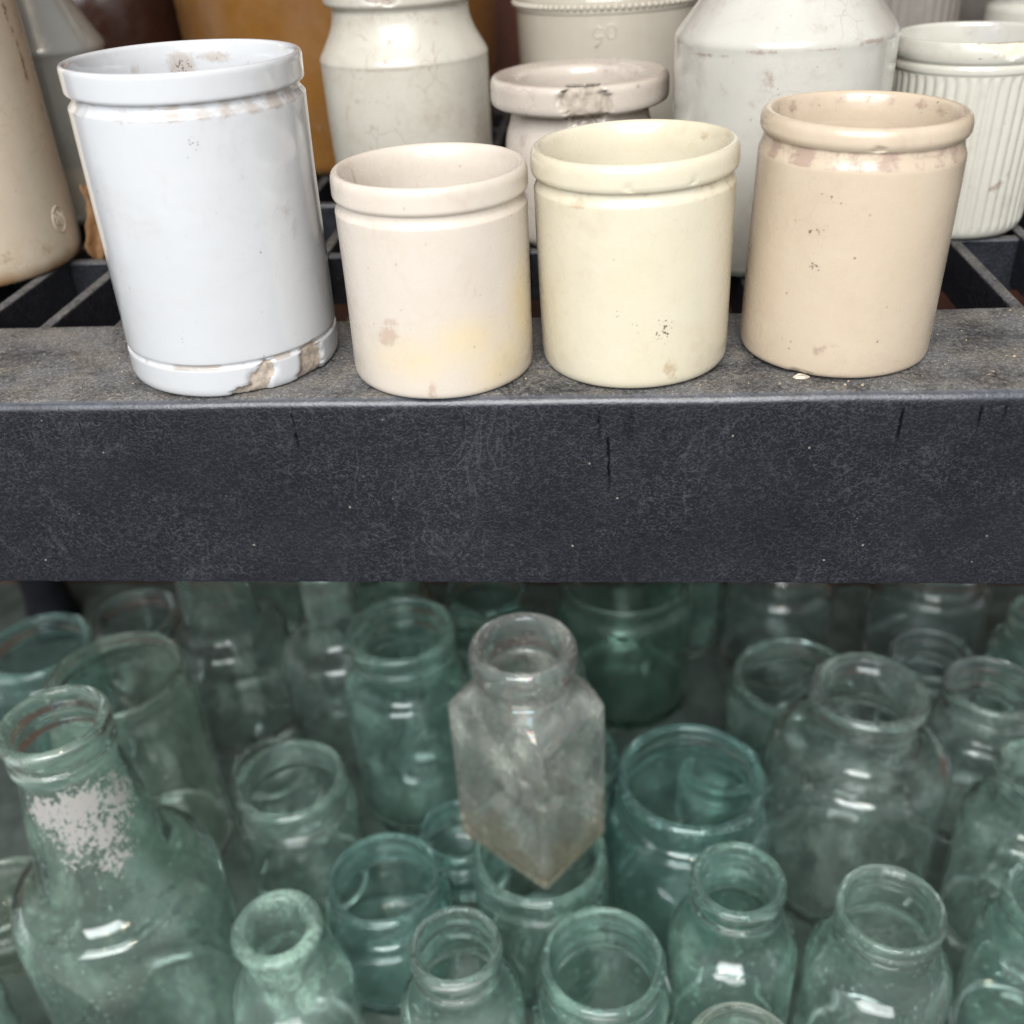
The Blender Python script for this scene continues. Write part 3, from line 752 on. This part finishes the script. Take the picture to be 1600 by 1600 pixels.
tag(link('beading', mesh('beading', V, F), M['ivory'], e), kind='stuff')
nine = arc(-4.6, 1.4, 2.1, 2.4, 20, 380, 22)
tail = [(-2.6, 1.2), (-2.7, -1.4), (-3.6, -3.6), (-5.6, -5.4)]
zero = arc(2.0, 1.6, 2.3, 3.0, 0, 360, 24)
relief('number', [(-91, 0.0722, nine), (-91, 0.0722, tail), (-91, 0.0722, zero)], 0.04815, 0.00052, M['ivory'], e)

# big cool white bottle behind the yellow and buff pots
e = empty('large_white_bottle', (0.0986, 0.1427, 0), 'large greyish white stoneware bottle with sharp shoulder behind the buff pot', 'bottle', G_ST)
prof = densify(fil([(0, 0.0), (0.038, 0.0), (0.0412, 0.003, 0.003), (0.0417, 0.0815, 0.0012), (0.0420, 0.0850, 0.0022), (0.0270, 0.1040, 0.010), (0.0250, 0.125, 0.003), (0.030, 0.127, 0.002), (0.030, 0.142, 0.003), (0.020, 0.142, 0.003), (0.020, 0.12), (0.036, 0.085, 0.01), (0.036, 0.008, 0.004), (0, 0.006)]), 0.0022, (0.115,))
ST = [(-109, 0.0830, 9, 1.2, 0.8), (-52, 0.0842, 7, 1.0, 0.95), (-75, 0.0832, 14, 0.8, 0.6), (-105, 0.0745, 3, 5, 0.6), (-112, 0.066, 4, 5, 0.5), (-80, 0.090, 5, 3, 0.5), (-95, 0.060, 5, 8, 0.42), (-140, 0.081, 12, 1.0, 0.8), (-40, 0.06, 5, 12, 0.4)]
lathe([('body', -1), ('neck', 0.115)], prof, 180, M['bluewhite'], e, wobble(0.0005, 12.0), {'stain': ST, 'dark': [(-100, 0.072, 3, 5, 0.42), (-118, 0.052, 4, 6, 0.36), (-80, 0.094, 1, 1, 0.7)], 'chip': [], 'tint': []})

# ribbed ramekin
e = empty('ribbed_white_dish', (0.1813, 0.1754, 0), 'fluted white dish with chipped rim at the right edge', 'dish', G_ST)
prof = densify(fil([(0, 0.0006), (0.026, 0.0006), (0.0280, 0.0, 0.0015), (0.0303, 0.003, 0.003), (0.0316, 0.0648, 0.0006), (0.0322, 0.0656, 0.0008), (0.0322, 0.0676, 0.0008), (0.0313, 0.0686, 0.0005), (0.0325, 0.0696, 0.0010), (0.0331, 0.0725, 0.002), (0.0322, 0.0768, 0.0014), (0.0314, 0.0772, 0.0008), (0.0306, 0.0762, 0.001), (0.0296, 0.069, 0.004), (0.0282, 0.010, 0.005), (0, 0.006)]), 0.0016, (0.0681,))
CH = [(-88, 0.0764, 5.0, 3.2, 1.2), (-84, 0.0740, 3.2, 3.0, 1.1), (-99, 0.0772, 5, 1.8, 1.0), (-78, 0.075, 3, 3, 1.0)]
wb = wobble(0.0003, 13.0, CH, 0.0012)
def flute(th, z, r, inner):
    rr, zz = wb(th, z, r, inner)
    if not inner and 0.003 < z < 0.0645:
        f = min(1.0, (z - 0.003) / 0.003, (0.0645 - z) / 0.0012)
        rr += f * (0.00085 * abs(math.sin(th * 23)) - 0.00055)
    return rr, zz
lathe([('body', -1), ('rim', 0.0681)], prof, 368, M['ramekin'], e, flute,
      {'stain': [(-72, 0.023, 3, 2.4, 0.8), (-77, 0.0215, 2, 1.6, 0.8), (-66, 0.0265, 2, 1.6, 0.7), (-95, 0.072, 2, 1, 0.6)], 'dark': [(-72, 0.0235, 2.4, 2.0, 0.72), (-77, 0.0218, 1.5, 1.3, 0.7), (-104, 0.0715, 1.0, 0.6, 0.9), (-100, 0.045, 5, 8, 0.42), (-78, 0.050, 1.0, 8, 0.5)],
       'chip': CH, 'tint': [(60, 0.072, 9, 6, 0.7, 1)]})

# three jars far back on the right, only their lower bodies in the picture
def plainjar(name, loc, label, r, h, mat, ribs=0):
    e = empty(name, loc, label, 'jar', G_ST)
    prof = densify(fil([(0, 0), (r - 0.004, 0), (r - 0.0005, 0.003, 0.003), (r, h * 0.72, 0.002), (r - 0.002, h * 0.74, 0.001), (r - 0.002, h * 0.77, 0.001), (r + 0.001, h * 0.79, 0.002), (r + 0.001, h, 0.002), (r - 0.004, h, 0.002), (r - 0.005, h * 0.7), (r - 0.005, 0.008, 0.003), (0, 0.006)]), 0.003, (h * 0.755,))
    w = wobble(0.0003, r * 900)
    def d(th, z, rr, inner):
        a, zz = w(th, z, rr, inner)
        if ribs and not inner and 0.004 < z < h * 0.70: a += 0.0007 * abs(math.sin(th * ribs)) - 0.0005
        return a, zz
    lathe([('body', -1), ('rim', h * 0.755)], prof, 180, mat, e, d, {'stain': [(-90, h * 0.5, 10, 14, 0.4)], 'dark': [], 'chip': [], 'tint': []})
plainjar('ribbed_drab_jar', (0.185, 0.300, 0), 'drab grey ribbed jar at the back, right of the large white bottle', 0.026, 0.125, M['drab'], 17)
plainjar('plain_drab_jar', (0.236, 0.360, 0), 'plain drab jar in shade at the back behind the fluted dish', 0.025, 0.13, M['drab'])
plainjar('cream_white_jar', (0.243, 0.265, 0), 'cream white jar with grooved rim at the top right corner', 0.030, 0.105, M['ramekin'])

# dry leaf caught between the bottles
def leaf():
    V, F = [], []
    n, m_ = 16, 6
    for i in range(n + 1):
        t = i / n
        w = 0.0085 * math.sin(math.pi * min(1, t * 0.9 + 0.06)) ** 0.8 * (1 + 0.25 * mnoise.noise((t * 7, 0, 0)))
        c = Vector((0.004 * math.sin(t * 5), 0.003 * math.sin(t * 3 + 1), 0.034 * (1 - t) - 0.006))
        for j in range(m_ + 1):
            s = j / m_ * 2 - 1
            V.append(c + Vector((s * w * 0.8, -abs(s) ** 1.5 * w * 0.9 * (0.5 + t), 0.002 * abs(s) + 0.0012 * mnoise.noise((t * 9, s * 3, 2)))))
    for i in range(n):
        for j in range(m_):
            a = i * (m_ + 1) + j
            F.append((a, a + 1, a + m_ + 2, a + m_ + 1))
    return V, F
e = empty('dry_leaf', (-0.2065, 0.170, 0.0), 'curled dry brown leaf wedged beside the beige bottle', 'leaf', None, (0, R(-4), R(25)))
V, F = leaf()
o = link('blade', mesh('blade', V, F), M['leaf'], e)
sol = o.modifiers.new('thickness', 'SOLIDIFY'); sol.thickness = 0.0003
V, F = tube([Vector((0.004 * math.sin(5), 0.003 * math.sin(4), -0.006)), Vector((-0.002, 0, -0.012)), Vector((0.001, -0.002, -0.018))], 0.0007, 6)
link('stalk', mesh('stalk', V, F), M['leaf'], e)

# grit and a flake of glaze on the shelf lip
V, F = [], []
rg = random.Random(5)
for i in range(900):
    x = rg.uniform(-0.24, 0.22); y = rg.uniform(0.003, 0.067)
    if mnoise.noise((x * 18, y * 30, 4.0)) < -0.05: continue
    s = 0.00018 + 0.00055 * rg.random() ** 4
    b = len(V)
    for d in ((1, 0, 0), (-1, 0, 0), (0, 1, 0), (0, -1, 0), (0, 0, 1), (0, 0, -0.6)):
        V.append(Vector((x, y, s * 0.45 + 0.0001)) + Vector(d) * s * rg.uniform(0.5, 1.3))
    F += [(b + a, b + c, b + 4) for a, c in ((0, 2), (2, 1), (1, 3), (3, 0))] + [(b + c, b + a, b + 5) for a, c in ((0, 2), (2, 1), (1, 3), (3, 0))]
tag(link('grit', mesh('grit', V, F), M['grit'], smooth=False), 'pale grit and crumbs scattered on the shelf lip', 'grit', kind='stuff')
V, F = [], []
pl = [(0.0036, 0.0002), (0.0018, 0.0014), (-0.0012, 0.0016), (-0.0034, 0.0004), (-0.0022, -0.0012), (0.0012, -0.0016)]
V = [(x, y, 0.0001) for x, y in pl] + [(x * 0.8, y * 0.8, 0.0009 + 0.0003 * ((i * 7) % 3)) for i, (x, y) in enumerate(pl)]
F = [tuple(range(5, -1, -1)), tuple(range(6, 12))] + [(i, (i + 1) % 6, (i + 1) % 6 + 6, i + 6) for i in range(6)]
o = link('glaze_flake', mesh('glaze_flake', V, F), M['flake'], smooth=False)
o.location = (0.0915, 0.0118, 0.0)
o.scale = (0.8, 0.8, 0.8)
tag(o, 'small pale flake lying under the edge of the buff pot', 'flake')

# ------------------------------------------------------------------ glass on the lower shelf
G_GL = 'old glass bottles and jars crowded on the lower shelf'

def bottle(name, label, cat, x, y, h, rr, rb, mat, kind='jar', rn=None, hs=None, hn=None, t=0.0028, z=ZL, tilt=(0, 0, 0), attrs=None, base=0.006, rnb=None, slope=0.35):
    """outer wall, rim, inner wall of a blown bottle; rr rim radius, rb body, rn neck, hs shoulder height, hn neck foot"""
    rn = rn or rr * 0.885
    e = empty(name, (x, y, z), label, cat, G_GL, tilt)
    hd = h - 0.0
    out = [(0, 0.0016), (rb * 0.66, 0.0012, 0.002), (rb - 0.006, 0.0, 0.002), (rb - 0.0004, 0.005, 0.005)]
    if kind == 'cylinder':
        out += [(rb, 0.010, 0.002), (rb - 0.0012, 0.013, 0.001), (rb - 0.0012, 0.015, 0.001), (rb, 0.018, 0.002), (rb, hd - 0.020, 0.006), (rr - 0.0016, hd - 0.012, 0.004)]
        cut = hd - 0.010
        fin = [(rr - 0.0016, hd - 0.0075, 0.001), (rr, hd - 0.006, 0.0018), (rr, hd - 0.002, 0.0022), (rr - 0.002, hd, 0.0016)]
    else:
        hs_ = hs if hs else h * 0.62
        hn_ = hn if hn else h * 0.80
        dz = hn_ - hs_
        nb = rnb or rn
        s1 = (rb - (rb - nb) * 0.04, hs_ + dz * (1 - 0.62 * slope)); s2 = (nb + (rb - nb) * 0.30, hn_ - dz * 0.10 * (1 + 2 * slope))
        out += [(rb, hs_ - dz * 0.15, dz * 0.5), (*s1, dz * 0.95), (*s2, dz * 0.6), (nb, hn_, 0.006)]
        if kind == 'double':            # bead, groove and a second ring below
            cut = hn_ + 0.35 * (hd - 0.023 - hn_)
            fin = [(rn, hd - 0.0225, 0.001), (rr - 0.0002, hd - 0.0205, 0.0020), (rr, hd - 0.0150, 0.0022), (rn + 0.0004, hd - 0.0138, 0.001), (rn + 0.0004, hd - 0.0112, 0.001),
                   (rr + 0.0003, hd - 0.0098, 0.0032), (rr + 0.0003, hd - 0.0018, 0.0040), (rr - 0.0030, hd, 0.0024)]
        elif kind == 'flare':
            cut = hn_ + 0.3 * (hd - 0.016 - hn_)
            fin = [(rn, hd - 0.016, 0.006), (rr - 0.0015, hd - 0.0075, 0.003), (rr, hd - 0.004, 0.002), (rr - 0.0012, hd - 0.0006, 0.002), (rr - 0.005, hd, 0.003)]
        elif kind == 'thread':
            cut = hn_ + 0.3 * (hd - 0.016 - hn_)
            fin = [(rn, hd - 0.0155, 0.001), (rn + 0.0014, hd - 0.0145, 0.0009), (rn, hd - 0.0132, 0.0009), (rn, hd - 0.0110, 0.0009), (rn + 0.0012, hd - 0.0098, 0.0009), (rn, hd - 0.0084, 0.0009), (rn, hd - 0.006, 0.001),
                   (rr, hd - 0.0045, 0.0012), (rr, hd - 0.0012, 0.0016), (rr - 0.002, hd, 0.0014)]
        else:                           # plain rounded bead
            cut = hn_ + 0.3 * (hd - 0.0135 - hn_)
            fin = [(rn, hd - 0.0125, 0.002), (rr + 0.0004, hd - 0.0105, 0.0036), (rr + 0.0004, hd - 0.0020, 0.0042), (rr - 0.0032, hd, 0.0026)]
    bore = (rn - t) if kind != 'flare' else rn - t * 1.6
    inn = [(min(rr - t * 1.5, bore + 0.0012), hd - 0.0012, 0.0016), (bore, hd - 0.006, 0.003)]
    if kind == 'cylinder':
        inn = [(rr - 0.0036, hd - 0.0012, 0.0014), (rr - 0.0016 - t, hd - 0.010, 0.004), (rb - t, hd - 0.022, 0.006)]
    else:
        inn += [(nb - t, hn_ - 0.001, 0.006), (s2[0] - t * 0.7, s2[1] - t * 0.8, dz * 0.6), (s1[0] - t, s1[1] - t, dz * 0.95), (rb - t, hs_ - dz * 0.15 - t * 0.5, dz * 0.5)]
    inn += [(rb - t, base + 0.008, 0.004), (rb - t - 0.006, base, 0.006), (rb * 0.4, base + 0.0012, 0.004), (0, base + 0.002)]
    prof = densify(fil(out + fin + inn, 6), 0.006, (cut,))
    sd = x * 40 + y * 70
    def d(th, z_, r, inner):
        q = 0.0005 if inner else 0.00022
        return r + q * mnoise.noise((math.cos(th) * 1.4 + sd, math.sin(th) * 1.4, z_ * 28 + (5 if inner else 0))), z_
    lathe([('body', -1), ('neck' if kind in ('double', 'flare', 'thread') else 'rim', cut)], prof, 88, mat, e, d, dict(attrs or {'stain': [], 'tint': []}, wear=lambda th, z_, r, inner: (max(0.0, 1 - abs(z_ - hd) / 0.004) + 0.6 * max(0.0, 1 - abs(z_ - hd + 0.017) / 0.003) * (not inner)) if z_ > hd - 0.03 else 0.0))  # pale bands at lip and ring stand in for bright reflections
    return e

B = bottle
B('paper_scarred_bottle', 'large pale green bottle with remains of white paper on its neck, lower left', 'bottle', -0.2225, 0.036, 0.2443, 0.0251, 0.0530, M['label'], 'double', rn=0.0226, hs=0.100, hn=0.148, t=0.0034, rnb=0.0330, slope=0.4,
  attrs={'stain': lambda th, z, r, inner: 0.0 if inner else blobval([(-62, 0.210, 17, 12, 0.95), (-95, 0.209, 13, 10, 0.95), (-72, 0.196, 16, 12, 0.82), (-46, 0.190, 15, 13, 0.76), (-18, 0.202, 13, 17, 0.74), (-45, 0.174, 14, 9, 0.68), (-80, 0.180, 10, 8, 0.55)], th, z, r, False), 'tint': []})
B('tall_olive_jar', 'tall straight pale olive jar standing behind the paper-scarred bottle', 'jar', -0.2695, 0.165, 0.1592, 0.0415, 0.0440, M['olive'], 'cylinder')
B('wide_mouth_jar', 'aqua jar with double-lined rim at the far left below the shelf', 'jar', -0.3677, 0.240, 0.1192, 0.0371, 0.0400, M['aqua_deep'], 'jar', hs=0.088, hn=0.103)
B('wide_mouth_jar', 'shadowed clear jar with grey rim behind the tall olive jar', 'jar', -0.3480, 0.335, 0.0716, 0.0359, 0.0385, M['violet'], 'jar', hs=0.046, hn=0.057)
B('round_shouldered_bottle', 'clear bottle with big domed shoulder, neck hidden above, left of centre at the back', 'bottle', -0.2520, 0.290, 0.1900, 0.0300, 0.0445, M['clear'], 'flare', rn=0.0270, hs=0.066, hn=0.104)
B('round_shouldered_bottle', 'greyish clear domed bottle behind the left shoulder of the tall aqua jar', 'bottle', -0.1640, 0.278, 0.1620, 0.0230, 0.0425, M['clear'], 'flare', rn=0.0200, hs=0.066, hn=0.104)
B('tall_aqua_jar', 'tall aqua jar with ringed neck, left of the square clear jar', 'jar', -0.1008, 0.215, 0.1556, 0.0345, 0.0420, M['aqua'], 'double', rn=0.0318, hs=0.098, hn=0.122)
B('short_aqua_jar', 'short aqua jar with thick plain rim, above and left of the deep aqua jar', 'jar', -0.1633, 0.140, 0.0986, 0.0334, 0.0370, M['aqua_pale'], 'jar', rn=0.0305, hs=0.062, hn=0.080)
B('supporting_aqua_jar', 'aqua wide-mouthed jar carrying the square clear jar on its rim', 'jar', -0.0070, 0.0900, 0.1000, 0.0371, 0.0388, M['aqua'], 'jar', rn=0.0345, hs=0.070, hn=0.084)
B('deep_aqua_jar', 'deep aqua jar with wide open mouth, front row left of the square jar', 'jar', -0.0967, 0.085, 0.0790, 0.0326, 0.0412, M['aqua_deep'], 'jar', rn=0.0300, hs=0.040, hn=0.058)
B('frosted_bottle', 'frosted pale aqua bottle with flared lip and narrow bore at the bottom', 'bottle', -0.1347, 0.020, 0.1218, 0.0233, 0.0328, M['frosty'], 'flare', rn=0.0188, hs=0.056, hn=0.088, t=0.0028, slope=0.8)
B('narrow_aqua_bottle', 'aqua bottle with narrow ringed mouth at the bottom, right of the frosted bottle', 'bottle', -0.0419, 0.005, 0.1338, 0.0221, 0.0310, M['aqua_pale'], 'double', rn=0.0203, hs=0.080, hn=0.100, slope=0.75)
B('wide_aqua_jar', 'aqua jar with wide double-ringed mouth at the bottom, below the square jar', 'jar', 0.0280, 0.015, 0.1123, 0.0302, 0.0365, M['aqua'], 'double', rn=0.0278, hs=0.068, hn=0.082)
B('wide_teal_jar', 'big teal jar with very wide mouth, right of the square clear jar', 'jar', 0.0789, 0.130, 0.1183, 0.0423, 0.0478, M['aqua_deep'], 'jar', rn=0.0385, hs=0.078, hn=0.097)
B('bottle_green_jar', 'dark bottle green straight jar in shadow at the back, behind the square jar', 'jar', 0.0447, 0.330, 0.1154, 0.0480, 0.0510, M['green'], 'cylinder')
B('squat_clear_jar', 'squat greyish clear jar with broad rim behind the big-shouldered jar', 'jar', 0.1633, 0.265, 0.0751, 0.0427, 0.0455, M['aqua_pale'], 'jar', hs=0.046, hn=0.058)
B('big_shouldered_jar', 'clear jar with broad shoulders and flared ringed mouth, right of the teal jar', 'jar', 0.1798, 0.160, 0.1577, 0.0339, 0.0530, M['clear'], 'flare', rn=0.0290, hs=0.092, hn=0.122)
B('small_dark_rim_jar', 'small jar with pale double rim at the back right', 'jar', 0.2640, 0.292, 0.0744, 0.0290, 0.0325, M['violet'], 'double', hs=0.036, hn=0.048)
B('ring_necked_jar', 'pale green jar with stepped rings on its neck near the right edge', 'jar', 0.2714, 0.210, 0.1180, 0.0284, 0.0345, M['clear'], 'double', rn=0.0255, hs=0.076, hn=0.090)
B('plain_green_bottle', 'pale green bottle cut by the right edge, upper of the two there', 'bottle', 0.2660, 0.120, 0.1377, 0.0242, 0.0350, M['aqua_pale'], 'jar', rn=0.0212, hs=0.082, hn=0.108)
B('collared_aqua_bottle', 'aqua bottle with collar below its mouth, in front of the teal jar', 'bottle', 0.0948, 0.045, 0.1363, 0.0234, 0.0333, M['aqua'], 'double', rn=0.0205, hs=0.082, hn=0.104, slope=0.75)
B('lowest_dusty_jar', 'dusty jar whose rim shows at the very bottom, below the collared bottle', 'jar', 0.0900, -0.030, 0.1120, 0.0262, 0.0275, M['olive'], 'jar', hs=0.085, hn=0.096)
B('screw_neck_jar', 'pale green jar with threaded white-edged neck, front right', 'jar', 0.1645, 0.030, 0.1375, 0.0252, 0.0353, M['aqua_pale'], 'thread', rn=0.0236, hs=0.080, hn=0.108, slope=0.75)
B('edge_green_bottle', 'green bottle cut by the right edge, lower of the two there', 'bottle', 0.2499, 0.050, 0.1222, 0.0236, 0.0310, M['aqua'], 'double', rn=0.0215, hs=0.078, hn=0.094)
B('corner_glass_jar', 'glass jar sliver in the bottom left corner', 'jar', -0.3080, -0.010, 0.1150, 0.0265, 0.0300, M['aqua_pale'], 'double', hs=0.080, hn=0.090)
B('low_glass_jar', 'low glass jar at the left edge behind the paper-scarred bottle', 'jar', -0.3420, 0.090, 0.0461, 0.0290, 0.0330, M['olive'], 'jar', hs=0.024, hn=0.032)
B('hidden_squat_jar', 'squat aqua jar mostly hidden directly behind the square clear jar', 'jar', -0.0005, 0.1900, 0.0700, 0.0400, 0.0430, M['aqua_deep'], 'jar', hs=0.040, hn=0.052)
B('small_back_jar', 'small shadowed jar close under the shelf left of the square jar', 'jar', -0.0637, 0.360, 0.0800, 0.0320, 0.0390, M['aqua_deep'], 'jar', rn=0.0290, hs=0.048, hn=0.062)
B('dark_back_bottle', 'dark bottle in deep shade at the back, behind the squat clear jar', 'bottle', 0.1680, 0.372, 0.1250, 0.0210, 0.0420, M['violet'], 'flare', rn=0.0160, hs=0.052, hn=0.090)
B('grey_back_jar', 'greyish clear jar with bright glint at the back right under the shelf', 'jar', 0.2850, 0.375, 0.1050, 0.0371, 0.0440, M['violet'], 'jar', hs=0.064, hn=0.086)
B('edge_back_bottle', 'dim bottle under the shelf at the right edge, behind the ring-necked jar', 'bottle', 0.3380, 0.300, 0.1050, 0.0230, 0.0320, M['aqua'], 'double', hs=0.060, hn=0.078)

# low and far pieces that fill the gaps between the rows
B('slender_back_bottle', 'tall pale bottle under the shelf behind the clear domed bottle at left', 'bottle', -0.2360, 0.3680, 0.1700, 0.0240, 0.0325, M['aqua_pale'], 'flare', rn=0.0200, hs=0.085, hn=0.115)
B('low_clear_jar', 'low pale jar in the gap above the short aqua jar', 'jar', -0.2040, 0.2080, 0.0380, 0.0290, 0.0325, M['clear'], 'jar', hs=0.016, hn=0.024)
B('far_aqua_jar', 'dim aqua jar in the far row behind the greyish clear domed bottle', 'jar', -0.1720, 0.3880, 0.1200, 0.0280, 0.0325, M['aqua'], 'jar', hs=0.080, hn=0.100)
B('gap_aqua_jar', 'aqua jar partly seen between the tall aqua jar and the square jar', 'jar', -0.0760, 0.2880, 0.0950, 0.0280, 0.0325, M['aqua'], 'jar', hs=0.062, hn=0.078)
B('gap_clear_jar', 'pale jar behind the neck of the square clear jar', 'jar', -0.0120, 0.2680, 0.0800, 0.0280, 0.0315, M['aqua_pale'], 'jar', hs=0.050, hn=0.064)
B('low_teal_jar', 'low teal jar in the gap right of the tall aqua jar foot', 'jar', -0.0640, 0.1520, 0.0420, 0.0260, 0.0295, M['aqua_deep'], 'jar', hs=0.019, hn=0.028)
B('low_green_jar', 'low green jar in the dark gap above the teal jar', 'jar', 0.1080, 0.2040, 0.0520, 0.0260, 0.0295, M['aqua'], 'jar', hs=0.028, hn=0.038)
B('far_green_bottle', 'dim bottle in the far row right of the dark green straight jar', 'bottle', 0.0960, 0.3960, 0.1350, 0.0210, 0.0315, M['aqua'], 'flare', rn=0.0170, hs=0.070, hn=0.100)
B('far_slim_bottle', 'slim dim bottle in the far row behind the tall aqua jar', 'bottle', -0.1280, 0.3400, 0.1250, 0.0190, 0.0262, M['aqua'], 'flare', rn=0.0160, hs=0.062, hn=0.092)

# -- square clear jar standing on the aqua jar's rim
def square_jar():
    zb = ZL + 0.1002
    e = empty('square_clear_jar', (-0.0110, 0.0982, zb), 'clear iridescent square jar set cornerwise on top of an aqua jar', 'jar', G_GL, (0, 0, 0))
    H = 0.1400
    ax = R(142.5)                      # direction of the long side
    a, b = 0.0322, 0.0262              # half sides
    ca, sa = math.cos(ax), math.sin(ax)
    def shape(th, r, z):
        # superellipse that turns from the round neck into a chamfered square
        c, s = math.cos(th), math.sin(th)
        u, w = c * ca + s * sa, -c * sa + s * ca
        k = 0.0 if z > 0.1150 else min(1.0, (0.1150 - z) / 0.0150)
        ex = 2 + 22 * k ** 1.5
        sx_ = 1 + (a / 0.030 - 1) * k; sy_ = 1 + (b / 0.030 - 1) * k
        q = (abs(u / sx_) ** ex + abs(w / sy_) ** ex) ** (-1 / ex)
        return c * r * q, s * r * q
    t = 0.0030
    rr, rn = 0.0268, 0.0222
    out = [(0, 0.003), (0.022, 0.003, 0.002), (0.0262, 0.0, 0.002), (0.0300, 0.0030, 0.003), (0.0300, 0.0985, 0.003), (0.0262, 0.1085, 0.003), (rn, 0.1150, 0.003), (rn, 0.1210, 0.001),
           (rr - 0.0006, 0.1230, 0.002), (rr, 0.1280, 0.003), (rr, H - 0.003, 0.003), (rr - 0.003, H, 0.002)]
    inn = [(0.0205, H - 0.0016, 0.003), (0.0188, H - 0.008, 0.003), (0.0188, 0.1150, 0.003), (0.0228, 0.1062, 0.004), (0.0300 - t, 0.0960, 0.004), (0.0300 - t, 0.0110, 0.003), (0.0230, 0.0065, 0.004), (0, 0.0068)]
    prof = densify(fil(out + inn, 6), 0.004, (0.1180,))
    def d(th, z, r, inner):
        return r + (0.0006 if inner else 0.00025) * mnoise.noise((math.cos(th) * 1.5 + 3, math.sin(th) * 1.5, z * 30 + (4 if inner else 0))), z
    def tint(th, z, r, inner):
        return max(0.0, min(1.0, (0.050 + 0.02 * mnoise.noise((math.cos(th) * 2, math.sin(th) * 2, z * 20)) - z) / 0.045))
    lathe([('body', -1), ('neck', 0.1180)], prof, 256, M['square'], e, d, {'stain': [], 'tint': tint, 'wear': lambda th, z, r, inner: max(0.0, 1 - abs(z - H) / 0.006)}, shape)  # pale lip painted for its bright reflections
square_jar()
